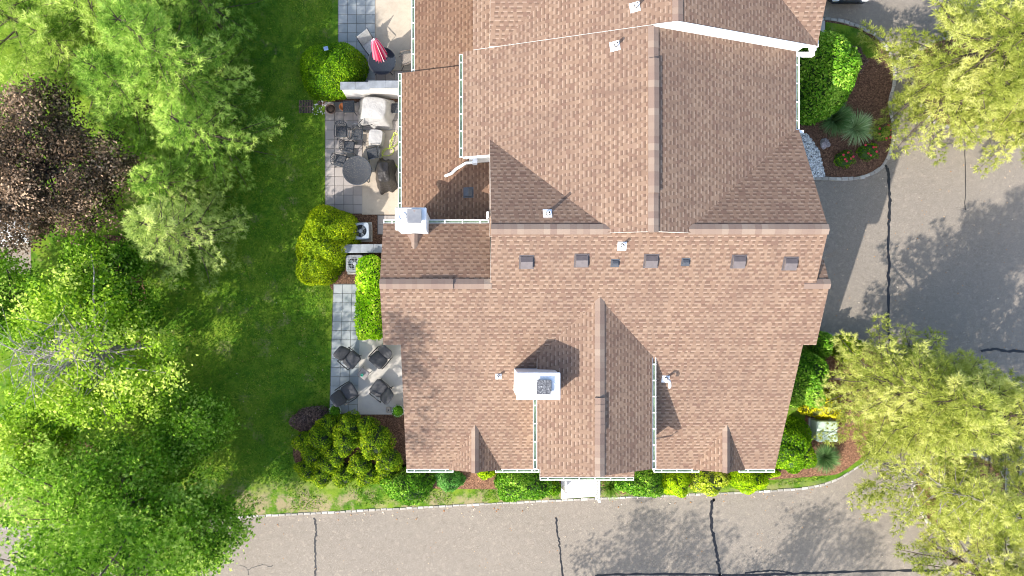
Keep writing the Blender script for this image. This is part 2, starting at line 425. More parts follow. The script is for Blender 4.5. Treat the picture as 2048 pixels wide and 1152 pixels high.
# mulch beds
def bed(name, px, m, z=LAWN_TOP + 0.03):
    pts = catmull(poly_px(px + [px[0]], z), 4)[:-1]
    mb = MB(); mb.prism([(p.x, p.y) for p in pts], 0.0, z); o = mb.build(name, m); tag(o, kind="structure"); return o
bed("mulch_bed", [(640, 170), (690, 150), (800, 150), (800, 225), (650, 212), (636, 200)], MULCH)
bed("mulch_bed", [(668, 425), (700, 410), (800, 418), (830, 480), (830, 580), (690, 580), (660, 572), (655, 500)], MULCH)
bed("mulch_bed", [(640, 835), (700, 828), (812, 822), (850, 880), (850, 960), (700, 955), (600, 935), (590, 880)], MULCH)
bed("mulch_bed", [(800, 930), (900, 920), (1100, 925), (1120, 968), (1050, 975), (980, 978), (925, 978), (860, 976), (800, 960)], MULCHR)
bed("mulch_bed", [(1210, 920), (1400, 920), (1560, 925), (1600, 905), (1615, 790), (1625, 715), (1600, 660), (1690, 680), (1740, 698), (1790, 740), (1800, 800), (1780, 865), (1735, 905), (1682, 945), (1640, 952), (1560, 958), (1470, 968), (1380, 974), (1290, 982), (1210, 985)], MULCHR)
sheet("lawn", [(p.x, p.y) for p in catmull(poly_px([(1649, 46), (1690, 53), (1724, 66), (1745, 86), (1752, 112), (1720, 118), (1680, 108), (1649, 95), (1649, 46)]), 4)[:-1]], LAWN_TOP + .012, LAWN)
bed("mulch_bed", [(1590, 230), (1640, 225), (1700, 190), (1722, 130), (1762, 118), (1772, 160), (1766, 210), (1774, 250), (1772, 290), (1763, 312), (1746, 333), (1718, 347), (1690, 351), (1640, 350), (1585, 350)], MULCH)
bed("pine_straw_bed", [(180, 470), (260, 480), (286, 560), (292, 650), (270, 700), (230, 640), (190, 580)], MULCH)
bed("pine_straw_bed", [(-40, 900), (40, 885), (100, 880), (170, 885), (205, 905), (200, 935), (160, 960), (60, 950), (-40, 950)], MULCH)
def round_bed(px, py, r, m):
    c = W(px, py, 0); pts = [(c.x + r * (1 + .1 * math.sin(3 * a)) * math.cos(a), c.y + r * (1 + .1 * math.cos(2 * a)) * math.sin(a), 0) for a in np.linspace(0, 2 * math.pi, 41)]
    mb = MB(); mb.prism([p[:2] for p in pts[:-1]], 0.0, .12); tag(mb.build("planting_bed", m), kind="structure"); blocks("kerb", [Vector(p) for p in pts], .13, .14, .26, STONE, seed=px)
round_bed(1925, 165, 2.2, MULCHR); round_bed(1915, 985, 1.9, MULCHR)
sheet("path", poly_px([(1560, 42), (1649, 42), (1649, 84), (1560, 90)], LAWN_TOP), LAWN_TOP + 0.045, CONCW)
# front walk
o = sheet("front_walk", poly_px([(1122, 900), (1200, 900), (1200, 992), (1122, 997)], LAWN_TOP), LAWN_TOP + 0.05, concrete_mat("white_concrete", (0.66, 0.64, 0.61), 0.12))

def pavers(name, px0, py0, nx, ny, tile, m, z=0.16, seed=1, skew=0.0, skip=()):
    """square concrete pavers, north-west corner at a photo pixel"""
    rr = random.Random(seed); V = []; Fq = []; lv = []
    o = W(px0, py0, z); g = 0.007; h = 0.06
    for j in range(ny):
        for i in range(nx):
            if (i, j) in skip: continue
            x = o.x + i * tile + skew * j; y = o.y - j * tile; dz = rr.uniform(-.003, .003)
            x0, x1, y0, y1 = x + g, x + tile - g, y - tile + g, y - g; b = len(V); c = 0.006
            V += [(x0, y0, z - h), (x1, y0, z - h), (x1, y1, z - h), (x0, y1, z - h), (x0, y0, z - c + dz), (x1, y0, z - c + dz), (x1, y1, z - c + dz), (x0, y1, z - c + dz),
                  (x0 + c, y0 + c, z + dz), (x1 - c, y0 + c, z + dz), (x1 - c, y1 - c, z + dz), (x0 + c, y1 - c, z + dz)]
            Fq.append([b + 8, b + 9, b + 10, b + 11])
            for k in (0, 4):
                for q in range(4): Fq.append([b + k + q, b + k + (q + 1) % 4, b + k + 4 + (q + 1) % 4, b + k + 4 + q])
            lv += [min(1, max(0, rr.gauss(0.5, 0.22)))] * 12
    ob = mesh_np(name, np.array(V), [np.array(Fq)], m, lv=lv); tag(ob, kind="structure")
    # sand bed under the joints
    p = [(o.x - .02, o.y + .02), (o.x + nx * tile + .02, o.y + .02), (o.x + nx * tile + .02 + skew * ny, o.y - ny * tile - .02), (o.x - .02 + skew * ny, o.y - ny * tile - .02)]
    mb = MB(); mb.prism(p[::-1], 0.02, z - 0.022); s = mb.build("patio_base", M_("joint_sand", (0.12, 0.11, 0.10), 0.2, 20, 0.95)); tag(s, kind="structure")
    return ob
T = 18.4 * (CAM_H - 0.16) / F_PX
pavers("patio_pavers", 676.5, -45, 4, 12, T, PAVER, seed=4)
pavers("patio_pavers", 735, 142, 6, 2, T * .98, PAVERP, z=0.157, seed=14)
pavers("patio_pavers", 650.5, 204, 4, 12, 18.6 * (CAM_H - .16) / F_PX, PAVERP, seed=5)
pavers("patio_pavers", 725.6, 204, 7, 3, 18.6 * (CAM_H - .16) / F_PX, PAVERP, seed=6)
pavers("patio_pavers", 755.5, 431, 2, 2, 0.40, PAVERP, seed=8)
pavers("patio_pavers", 667, 568.5, 3, 14, 18.5 * (CAM_H - .16) / F_PX, PAVER, seed=7, skew=-0.012)
def slab(name, px, m, z=0.155):
    pts = poly_px(px, z); mb = MB(); mb.prism([(p.x, p.y) for p in pts][::-1], 0.0, z); o = mb.build(name, m); tag(o, kind="structure"); return o
slab("patio_slab", [(750.8, -45), (900, -45), (900, 141), (750.8, 141)], CONC)
slab("patio_slab", [(725.8, 260.5), (880, 260.5), (880, 429), (724, 429)], CONC)
slab("patio_slab", [(719, 640), (880, 640), (880, 829), (715.5, 829)], CONCW)

# tar-sealed cracks in the asphalt (flat bands of sealant)
def crack(px, w, seed, name="sealed_crack"):
    rr = random.Random(seed); base = catmull([W(x, y, 0.006) for x, y in px], 10); V = []; Fq = []
    fine = []
    for i, p in enumerate(base):
        q = p.copy(); q.x += rr.gauss(0, .018); q.y += rr.gauss(0, .012); fine.append(q)
    for i, p in enumerate(fine):
        t = (fine[min(i + 1, len(fine) - 1)] - fine[max(i - 1, 0)]).normalized(); nn = Vector((-t.y, t.x, 0)); ww = w * rr.uniform(.7, 1.35) / 2
        V += [p + nn * ww, p - nn * ww]
        if i: b = 2 * i; Fq.append([b - 2, b - 1, b + 1, b])
    o = mesh_np(name, np.array([tuple(p) for p in V]), [np.array(Fq)], TAR); tag(o, kind="structure"); return o
crack([(1769, 328), (1776, 345), (1779, 400), (1777, 470), (1778, 560), (1776, 640), (1779, 676), (1792, 690), (1830, 694)], 0.11, 1)
crack([(1960, 702), (1990, 698), (2020, 702), (2120, 703)], 0.10, 2)
crack([(1429, 1000), (1424, 1006), (1423, 1045), (1428, 1080), (1436, 1120), (1440, 1160)], 0.12, 3)
crack([(1112, 1035), (1114, 1060), (1119, 1090), (1122, 1120), (1126, 1165)], 0.07, 4)
crack([(628, 1035), (632, 1055), (630, 1090), (631, 1135), (628, 1170)], 0.08, 5)
crack([(1190, 1151), (1300, 1148), (1450, 1150), (1560, 1149), (1650, 1145), (1760, 1142), (1900, 1140), (2100, 1133)], 0.09, 6)
crack([(1490, 1146), (1530, 1142), (1560, 1142), (1585, 1147)], 0.06, 7)
crack([(1930, 200), (1931, 420)], 0.03, 8)
crack([(480, 1131), (492, 1134), (497, 1146), (497, 1150)], 0.02, 9); crack([(497, 1139), (514, 1132), (530, 1130), (540, 1134), (546, 1130)], 0.02, 10)

# ------------------------------------------------------------------ the townhouse
house = thing("townhouse", "tan shingled townhouse row with many gables and white gutters filling the centre", "house", (4.5, 0, 0))
HO = (4.5, 0, 0)
SL = 0.469
PF = (0, SL, 6.185)                 # z = a x + b y + c
PB = (0, -SL, 8.218)
PWB = (0, -SL, 6.536)
PW = (0.40, 0, 5.336); PE = (-0.40, 0, 10.126)
PEN = (-0.40, 0, 10.690)
PFN = (0, SL, 5.75 - SL * 8.7)
PG1 = (SL, 0, 6.13 - SL * 4.57); PG2 = (-SL, 0, 6.13 + SL * 4.57)
PP1 = (0.36, 0, 2.92 + 0.36 * 2.58); PP2 = (0.36, 0, 2.98 + 0.36 * 2.05)
PPO = (0, 0.30, 3.0 + 0.30 * 7.1)
def zof(P, x, y): return P[0] * x + P[1] * y + P[2]
def onplane(px, py, P):
    u, v = (px - CX) / F_PX, (CY - py) / F_PX
    d = (CAM_H - P[2]) / (1 + P[0] * u + P[1] * v)
    return Vector((u * d, v * d, CAM_H - d))

def roof(P, poly, mat=SHINGLE, th=0.13, label=None, name="roof", off=0.0):
    n = len(poly)
    area = sum(poly[i][0] * poly[(i + 1) % n][1] - poly[(i + 1) % n][0] * poly[i][1] for i in range(n))
    if area < 0: poly = poly[::-1]
    mb = MB()
    top = [(x, y, zof(P, x, y)) for x, y in poly]; bot = [(x, y, z - th) for x, y, z in top]
    mb.add(top + bot, [tuple(range(n)), tuple(range(2 * n - 1, n - 1, -1))], 0)
    mb.m[-1] = 1
    b = len(mb.v) - 2 * n
    for i in range(n):
        mb.f.append([b + n + i, b + n + (i + 1) % n, b + (i + 1) % n, b + i]); mb.m.append(1); mb.smooth.append(False)
    o = mb.build(name, [mat, TRIM], house, HO)
    g = math.hypot(P[0], P[1]); k = math.sqrt(1 + g * g)
    uvl = o.data.uv_layers.new(name="UVMap")
    for lp in o.data.loops:
        co = o.data.vertices[lp.vertex_index].co; x, y = co.x + HO[0], co.y
        uvl.data[lp.index].uv = ((-P[1] * x + P[0] * y) / g + off + 50, (P[0] * x + P[1] * y) / g * k + 50)
    if label: o["label"] = label
    return o

NY = 17.0
main_roof = roof(PF, [(0.78, 2.17), (0.78, .376), (-3.0, .376), (-3.0, -1.78), (-2.38, -1.78), (-2.38, -6.79), (12.0, -6.79), (11.95, -1.78), (12.42, -1.78), (12.38, .376), (11.9, .376), (11.9, 2.17)], label="wide sunlit front roof slope with a row of vents")
back_roof = roof(PB, [(0.78, 2.17), (11.9, 2.17), (11.75, 5.86), (0.78, 5.86)], SHINGLE_N, label="shaded rear roof slope")
wing_roof = roof(PWB, [(-3.0, .376), (0.80, .376), (0.80, 2.55), (-3.0, 2.55)], SHINGLE_RUST, label="weathered rear slope of the west wing")
roof(PWB, [(11.6, .376), (12.38, .376), (12.38, 1.25), (11.6, 1.25)])
gable_w = roof(PW, [(-.16, 4.94), (0.78, 4.94), (0.78, 2.05), (5.99, 2.05), (5.99, 8.69), (-.16, 8.69)], label="west slope of the big gable")
gable_e = roof(PE, [(5.99, 2.05), (11.3, 2.05), (11.3, 5.5), (11.65, 5.84), (11.65, 8.69), (5.99, 8.69)], label="east slope of the big gable")
ngw = roof(PW, [(0.2, 8.71), (6.69, 8.71), (6.69, NY), (0.2, NY)], th=.12)
nge = roof(PEN, [(6.69, 8.71), (12.2, 8.71), (12.2, NY), (6.69, NY)])
roof(PFN, [(0.78, 8.712), (12.25, 8.712), (12.25, NY), (0.78, NY)])
patio_roof = roof(PP1, [(-2.58, 2.42), (0.95, 2.42), (0.95, 8.69), (-2.58, 8.69)], SHINGLE_BROWN, label="low rust-toned roof over the middle patio rooms")
roof(PP2, [(-2.05, 8.71), (1.0, 8.71), (1.0, NY), (-2.05, NY)], SHINGLE_BROWN)
g_w = roof(PG1, [(2.5, -6.25), (4.57, -6.25), (4.57, 0.6), (2.5, 0.6)])
g_e = roof(PG2, [(4.57, -6.25), (6.64, -6.25), (6.64, 0.6), (4.57, 0.6)])
roof(PPO, [(2.83, -7.1), (6.5, -7.1), (6.5, -5.9), (2.83, -5.9)])
dormers = []
for xr in (0.285, 9.80):
    a = 0.84; zr = 3.87
    for sgn in (-1, 1):
        P = (-sgn * a, 0, zr + sgn * a * xr)
        roof(P, [(xr, -6.70), (xr + sgn * 1.02, -6.82), (xr + sgn * 1.02, -5.0 + .3), (xr, -4.6)], th=.09, name="dormer_roof")
    dormers.append((xr, zr))

def wall(name, pts, m=SIDING, z0=0.0, th=0.0):
    mb = MB()
    for a, b in zip(pts[:-1], pts[1:]):
        mb.add([(a[0], a[1], z0), (b[0], b[1], z0), (b[0], b[1], b[2]), (a[0], a[1], a[2])], [(0, 1, 2, 3)])
    return mb.build(name, m, house, HO)
wall("wall", [(-2.1, -6.4, 2.95), (11.6, -6.4, 2.95), (11.6, 2.17, 7.0), (11.6, 5.75, 5.3), (11.3, 5.75, 5.3), (11.3, NY, 5.4), (-1.7, NY, 2.9), (-1.7, 8.6, 2.9), (-2.3, 8.6, 2.8), (-2.3, 2.45, 2.8), (-2.7, 2.3, 5.2), (-2.7, .376, 6.1), (-2.7, -1.6, 5.2), (-2.1, -1.6, 5.2), (-2.1, -6.4, 2.95)])
wall("wall", [(-2.7, 2.30, 5.25), (0.95, 2.30, 5.25)])
wall("wall", [(0.95, 2.30, 6.95), (0.95, 4.90, 5.75), (0.95, 4.97, 5.55)])
wall("wall", [(0.06, 8.69, 5.15), (0.06, 4.97, 5.15), (0.93, 4.97, 5.52)], m=TRIM, z0=3.3)
wall("wall", [(2.7, -6.0, 4.98), (4.57, -6.0, 5.95), (6.44, -6.0, 4.98)])
wall("wall", [(2.7, -6.0, 4.95), (2.7, -2.4, 4.95)]); wall("wall", [(6.44, -6.0, 4.95), (6.44, -2.4, 4.95)])
mb = MB(); mb.add([(4.66, 2.062, 7.05), (7.32, 2.062, 7.05), (5.99, 2.062, 7.62)], [(0, 1, 2)]); mb.build("gable_wall", CAPM, house, HO)
for (xr, zr) in dormers:
    mb = MB(); mb.add([(xr - .8, -6.6, 2.6), (xr + .8, -6.6, 2.6), (xr + .8, -6.6, 3.1), (xr, -6.6, 3.7), (xr - .8, -6.6, 3.1)], [(0, 1, 2, 3, 4)]); mb.build("gable_wall", SIDING, house, HO)
# entrance posts and door under the front gable
mb = MB(); mb.box(3.95, -6.42, 0.15, 4.95, -6.40 + .0, 2.25); mb.build("door", M_("dark_red_door", (0.16, 0.03, 0.03), .1, 3, .4), house, HO)
for x in (3.0, 6.3):
    mb = MB(); mb.bevbox(x - .08, -7.0, 0.12, x + .08, -6.84, 2.95, .015); mb.build("porch_post", TRIM, house, HO)
WGLASS = M_("dark_window_glass", (.03, .035, .042), .1, 2, .08)
def window(x, y, z, w, h, nrm, name="window"):
    """window hung on a wall: frame as the part, pane as its sub-part"""
    n_ = Vector(nrm); t_ = Vector((-n_.y, n_.x, 0)); c = Vector((x, y, z))
    def slab_(mb, a0, a1, z0, z1, d0, d1):
        vs = [c + t_ * a + n_ * d + Vector((0, 0, zz)) for zz in (z0, z1) for (a, d) in ((a0, d0), (a1, d0), (a1, d1), (a0, d1))]
        mb.add(vs, [(3, 2, 1, 0), (4, 5, 6, 7), (0, 1, 5, 4), (1, 2, 6, 5), (2, 3, 7, 6), (3, 0, 4, 7)])
    mb = MB(); q = .07
    slab_(mb, -w / 2, w / 2, 0, q, .003, .05); slab_(mb, -w / 2, w / 2, h - q, h, .003, .05); slab_(mb, -w / 2, -w / 2 + q, q, h - q, .003, .05); slab_(mb, w / 2 - q, w / 2, q, h - q, .003, .05); slab_(mb, -.02, .02, q, h - q, .003, .04)
    f_ = mb.build(name, TRIM, house, HO); mb = MB(); slab_(mb, -w / 2 + q, w / 2 - q, q, h - q, .002, .015); o_ = mb.build("pane", WGLASS, house, HO); o_.parent = f_
for x in (-.9, 1.3, 8.2, 10.6): window(x, -6.4, .9, 1.3, 1.4, (0, -1, 0))
window(4.57, -6.0, 3.55, 1.5, 1.2, (0, -1, 0))
for (y, z) in ((-4.6, .9), (-1.0, .9), (3.4, .9), (3.4, 3.4)): window(11.6, y, z, 1.3, 1.4, (1, 0, 0))
window(-2.1, -4.3, .17, 1.8, 2.05, (-1, 0, 0), "patio_door"); window(-2.3, 5.6, .17, 1.8, 2.05, (-1, 0, 0), "patio_door"); window(-1.7, 10.5, .17, 1.8, 2.05, (-1, 0, 0), "patio_door"); window(-2.7, -.6, 3.1, 1.0, 1.3, (-1, 0, 0))
# white board on the taller neighbour's verge, with its return
mb = MB()
V = []
xs = [5.99, 6.69, 11.72]
up = [zof(PW, 5.99, 0) + .05, zof(PEN, 6.69, 0) + .02, zof(PEN, 11.72, 0) + .02]; lo = [zof(PE, x, 0) - .02 for x in xs]
for y in (8.645, 8.70):
    for x, z in zip(xs, up): V.append((x, y, z))
    for x, z in zip(xs, lo): V.append((x, y, z))
fs = [(3, 4, 1, 0), (4, 5, 2, 1), (6, 7, 10, 9), (7, 8, 11, 10), (0, 1, 7, 6), (1, 2, 8, 7), (2, 5, 11, 8), (0, 6, 9, 3)]
mb.add(V, fs); mb.build("verge_board", TRIM, house, HO)
mb = MB(); mb.add([(-.16, 4.935, 5.27), (0.80, 4.935, 5.65), (0.80, 4.935, 5.42), (-.16, 4.935, 5.05), (-.16, 4.90, 5.27), (0.80, 4.90, 5.65), (0.80, 4.90, 5.42), (-.16, 4.90, 5.05)],
    [(3, 2, 1, 0), (4, 5, 6, 7), (0, 1, 5, 4), (2, 3, 7, 6), (0, 4, 7, 3), (1, 2, 6, 5)]); mb.build("verge_board", TRIM, house, HO)

# ridge caps: folded shingles lapped along the ridge
def ridge(p0, p1, sl, w=0.17, parent=None, lift=0.02, seed=0, vent=None):
    rr = random.Random(seed * 7 + 3); p0 = Vector(p0); p1 = Vector(p1); t = (p1 - p0); L = t.length; t.normalize(); nn = Vector((-t.y, t.x, 0)).normalized()
    e = 0.215; k = max(1, int(L / e)); e = L / k; V = []; Fq = []; lv = []
    for i in range(k):
        c = rr.random(); a = p0 + t * (i * e - .01); b_ = p0 + t * ((i + 1) * e + .025)
        for side in (-1, 1):
            cc = min(1, max(0, c + rr.uniform(-.12, .12))); b = len(V)
            for (q, z) in ((a, lift + .012), (b_, lift + .002)):
                V.append(q + Vector((0, 0, z))); V.append(q + nn * side * w + Vector((0, 0, z - w * sl + .006)))
            V.append(a + nn * side * w + Vector((0, 0, lift - w * sl - .02))); V.append(b_ + nn * side * w + Vector((0, 0, lift - w * sl - .02)))
            Fq.append([b, b + 1, b + 3, b + 2] if side < 0 else [b, b + 2, b + 3, b + 1]); Fq.append([b + 1, b + 4, b + 5, b + 3]); lv += [cc] * 6
    o = mesh_np("ridge_cap", np.array([tuple(p) for p in V]), [np.array(Fq)], CAPM, house, lv=lv, origin=HO)
    if parent is not None: o.parent = parent
    return o
ridge((0.78, 2.17, 7.2), (4.7, 2.17, 7.2), SL, parent=main_roof, seed=1); ridge((7.3, 2.17, 7.2), (11.9, 2.17, 7.2), SL, parent=main_roof, seed=2)
ridge((5.99, 2.04, 7.732), (5.99, 8.64, 7.732), .4, parent=gable_w, seed=3)
ridge((6.69, 8.72, 8.012), (6.69, NY, 8.012), .4, parent=ngw, seed=4)
ridge((-3.0, .376, 6.361), (0.8, .376, 6.361), SL, parent=wing_roof, seed=5); ridge((11.5, .376, 6.361), (12.39, .376, 6.361), SL, parent=wing_roof, seed=6)
ridge((4.57, -6.26, 6.13), (4.57, -.1, 6.13), SL, parent=g_w, seed=7)
for i, (xr, zr) in enumerate(dormers): ridge((xr, -6.72, zr), (xr, -4.9, zr), .84, w=.14, parent=None, seed=8 + i)
# raised ridge vents
def ridge_vent(p0, p1, sl, w=.175, parent=None, seed=0):
    p0 = Vector(p0); p1 = Vector(p1); t = (p1 - p0).normalized(); nn = Vector((-t.y, t.x, 0))
    mb = MB(); vs = []
    for q in (p0, p1):
        for side, zz in ((-1, -w * sl), (0, 0), (1, -w * sl)):
            vs.append(q + nn * side * (w - .02) + Vector((0, 0, zz + .005))); vs.append(q + nn * side * (w - .02) + Vector((0, 0, zz + .055)))
    mb.add(vs, [(0, 2, 3, 1), (2, 4, 5, 3), (6, 7, 9, 8), (8, 9, 11, 10), (0, 1, 7, 6), (4, 10, 11, 5), (1, 3, 9, 7), (3, 5, 11, 9)])
    o = mb.build("ridge_vent", BLACKM, house, HO)
    c = ridge(p0, p1, sl, w, None, .062, seed); c.parent = o; c.name = "vent_cap"
    if parent is not None: o.parent = house
    return o
a = onplane(1307, 118, PW); b = onplane(1307, 385, PW)
ridge_vent((5.99, b.y, 7.745), (5.99, a.y, 7.745), .4, seed=21)
a = onplane(835, 567, PWB); b = onplane(905, 567, PWB); ridge_vent((a.x, .376, 6.375), (b.x, .376, 6.375), SL, seed=22)
ridge_vent((4.57, -3.55, 6.145), (4.57, -4.72, 6.145), SL, seed=23)

# gutters: open white troughs, green inside, with strap hangers
def gutter(p0, p1, outw, name="gutter", ends=True, w=.13, h=.12):
    p0 = Vector(p0); p1 = Vector(p1); t = (p1 - p0); L = t.length; t.normalize(); o_ = Vector(outw)
    mb = MB(); th = .018
    prof = [(0, 0), (0, -h), (w * .8, -h), (w, -h * .45), (w, .0), (w - th * 1.6, 0), (w - th * 1.6, -h * .45), (w * .78, -h + th), (th, -h + th), (th, 0)]
    n = len(prof)
    vs = [p0 + o_ * a + Vector((0, 0, z)) for a, z in prof] + [p1 + o_ * a + Vector((0, 0, z)) for a, z in prof]
    for i in range(n):
        m = 1 if i in (6, 7, 8) else 0
        mb.add([vs[i], vs[(i + 1) % n], vs[n + (i + 1) % n], vs[n + i]], [(0, 1, 2, 3)], m)
    for (q, s) in ((p0, -1), (p1, 1)):
        mb.add([q + o_ * 0 + Vector((0, 0, -h)) + t * s * .0, q + o_ * w * .8 + Vector((0, 0, -h)), q + o_ * w + Vector((0, 0, -h * .45)), q + o_ * w, q],
               [(0, 1, 2, 3, 4)])
        a_ = q - t * s * .03
        mb.add([q + Vector((0, 0, .004)), q + o_ * w + Vector((0, 0, .004)), a_ + o_ * w + Vector((0, 0, .004)), a_ + Vector((0, 0, .004))], [(0, 1, 2, 3)])
    k = max(1, round(L / .62))
    for i in range(k):
        c = p0 + t * (L * (i + .5) / k) + Vector((0, 0, .006)); q = t * .02
        mb.add([c - q - o_ * .03, c + q - o_ * .03, c + q + o_ * w, c - q + o_ * w, c - q - o_ * .03 + Vector((0, 0, .012)), c + q - o_ * .03 + Vector((0, 0, .012)), c + q + o_ * w + Vector((0, 0, .012)), c - q + o_ * w + Vector((0, 0, .012))],
               [(0, 1, 2, 3), (4, 5, 6, 7), (0, 1, 5, 4), (1, 2, 6, 5), (2, 3, 7, 6), (3, 0, 4, 7)])
    return mb.build(name, [TRIM, GREENTR], house, HO)
ye = -6.80
for (xa, xb) in ((-2.38, -.55), (1.08, 2.80), (7.28, 9.05), (10.6, 12.0)): gutter((xa, ye, 2.98), (xb, ye, 2.98), (0, -1, 0))
gutter((2.49, -6.25, 5.13), (2.49, -3.64, 5.13), (-1, 0, 0)); gutter((6.65, -6.25, 5.13), (6.65, -2.2, 5.13), (1, 0, 0))
gutter((2.83, -7.11, 2.98), (6.5, -7.11, 2.98), (0, -1, 0))
gutter((-.17, 4.94, 5.24), (-.17, 8.62, 5.24), (-1, 0, 0))
gutter((-2.59, 2.70, 2.89), (-2.59, 8.69, 2.89), (-1, 0, 0)); gutter((-2.06, 8.5, 2.95), (-2.06, NY, 2.95), (-1, 0, 0))
gutter((-3.0, 2.56, 5.32), (0.76, 2.56, 5.32), (0, 1, 0))
gutter((11.66, 5.86, 5.43), (11.66, 8.5, 5.43), (1, 0, 0))
gutter((12.2, 8.72, 5.7), (12.2, 9.1, 5.7), (1, 0, 0))
# downspouts
def spout(pts, r=.045, label=None):
    mb = MB(); mb.tube(pts, r, 6); return mb.build("downspout", TRIM, house, HO)
spout([W(953, 318, 4.9), W(945, 325, 4.55), W(932, 326, 4.3), W(912, 338, 3.95), W(903, 347, 3.8), W(890, 352, 3.70)], .055)
mb = MB(); c = W(950, 319, 4.95); mb.bevbox(c.x - .09, c.y - .13, 4.55, c.x + .09, c.y + .16, 5.02, .02); mb.build("leader_box", M_("blue_white_metal", (.62, .66, .72), .1, 6, .4), house, HO)
mb = MB(); mb.bevbox(11.62, 8.50, 5.22, 12.34, 8.64, 5.44, .02); mb.bevbox(12.16, 8.64, 5.30, 12.34, 9.05, 5.55, .02); mb.build("leader_box", TRIM, house, HO)
spout([(11.72, 8.55, 5.3), (11.72, 8.2, 5.2), (11.72, 8.0, 4.8)], .05)
p = Vector((11.72, 5.82, 5.35)); mb = MB(); mb.box(p.x - .08, p.y - .05, p.z - .12, p.x + .24, p.y + .04, p.z + .05); mb.build("gutter_end", TRIM, house, HO)
p = Vector((2.43, -6.3, 5.0)); spout([p, p + Vector((0, 0, -.3)), p + Vector((.2, .2, -.7)), p + Vector((.2, .2, -1.6))], .04)
p = Vector((6.71, -6.3, 5.0)); spout([p, p + Vector((0, 0, -.3)), p + Vector((-.2, .2, -.7)), p + Vector((-.2, .2, -1.6))], .04)

# chimneys
def chimney(x0, y0, x1, y1, zb, zt, label):
    mb = MB(); mb.box(x0 + .04, y0 + .04, zb, x1 - .04, y1 - .04, zt - .10)
    ch = mb.build("chimney", CHIMW, house, HO); ch["label"] = label
    mb = MB(); mb.bevbox(x0, y0, zt - .12, x1, y1, zt, .025); o = mb.build("chimney_cover", CHIMW, house, HO); o.parent = ch
    return ch
ch1 = chimney(-2.37, 2.12, -1.34, 2.86, 2.5, 7.4, "white chimney with a rusty square cap at the west wing gutter")
RUSTY = None
n = NT("rusty_metal_cap"); p = n.obj()
f = n.noise(p, 3.5, 4.0); n_rust = n.ramp(f, [(0.35, (0.33, 0.32, 0.31)), (0.6, (0.42, 0.40, 0.37)), (0.72, (0.42, 0.19, 0.09))]); RUSTY = n.finish(n_rust, .35, .7)
mb = MB(); c = Vector((-1.73, 2.56, 7.4))
mb.bevbox(c.x - .235, c.y - .235, 7.52, c.x + .235, c.y + .235, 7.56, .012)
o = mb.build("flue_cap", RUSTY, house, HO); o.parent = ch1
mb = MB()
for sx in (-.17, .17):
    for sy in (-.17, .17): mb.box(c.x + sx - .012, c.y + sy - .012, 7.39, c.x + sx + .012, c.y + sy + .012, 7.53)
mb.box(c.x - .16, c.y - .16, 7.39, c.x + .16, c.y + .16, 7.46); o = mb.build("cap_frame", SLATE, house, HO); o.parent = ch1
mb = MB(); c2 = Vector((-2.12, 2.57, 7.4)); mb.lathe([(.13, 0), (.13, .03), (.115, .03), (.115, .008)], c2, 20); o = mb.build("cover_collar", CHIMW, house, HO); o.parent = ch1
# little saddle behind chimney one
P = (0, 0, 0)
zr = 6.02
cr = MB()
a0 = Vector((-2.25, 2.15, zof(PWB, 0, 2.15) + .0)); 
cr.add([(-1.86, 2.14, 5.74), (-1.86, 1.66, 5.765), (-2.14, 2.14, 5.54), (-1.58, 2.14, 5.54)], [(0, 2, 1), (0, 1, 3)]); cr.build("chimney_saddle", CAPM, house, HO)
ridge((-1.86, 1.62, 5.765), (-1.86, 2.12, 5.745), .6, .11, None, .02, 31)

ch2 = chimney(1.655, -3.55, 3.145, -2.62, 3.0, 6.6, "large white chimney with a dark square cap between front slope and entrance gable")
c = W(1088, 774, 6.7)
n = NT("sooty_cap"); p = n.obj(); f = n.noise(p, 16.0, 3.0, .7); SOOT = n.finish(n.ramp(f, [(.42, (.06, .062, .07)), (.6, (.17, .175, .185)), (.70, (.55, .55, .55))]), .6, .3)
mb = MB(); mb.bevbox(c.x - .25, c.y - .25, 6.70, c.x + .25, c.y + .25, 6.74, .012); o = mb.build("flue_cap", SOOT, house, HO); o.parent = ch2
mb = MB(); mb.lathe([(.17, 6.59), (.17, 6.71)], (c.x, c.y, 0), 16)
for sx in (-.2, .2):
    for sy in (-.2, .2): mb.box(c.x + sx - .012, c.y + sy - .012, 6.59, c.x + sx + .012, c.y + sy + .012, 6.71)
o = mb.build("cap_frame", SLATE, house, HO); o.parent = ch2
mb = MB(); mb.lathe([(.15, 0), (.15, .02), (.135, .02), (.135, .005)], (c.x + .27, c.y + .02, 6.6), 20); o = mb.build("cover_collar", CHIMW, house, HO); o.parent = ch2

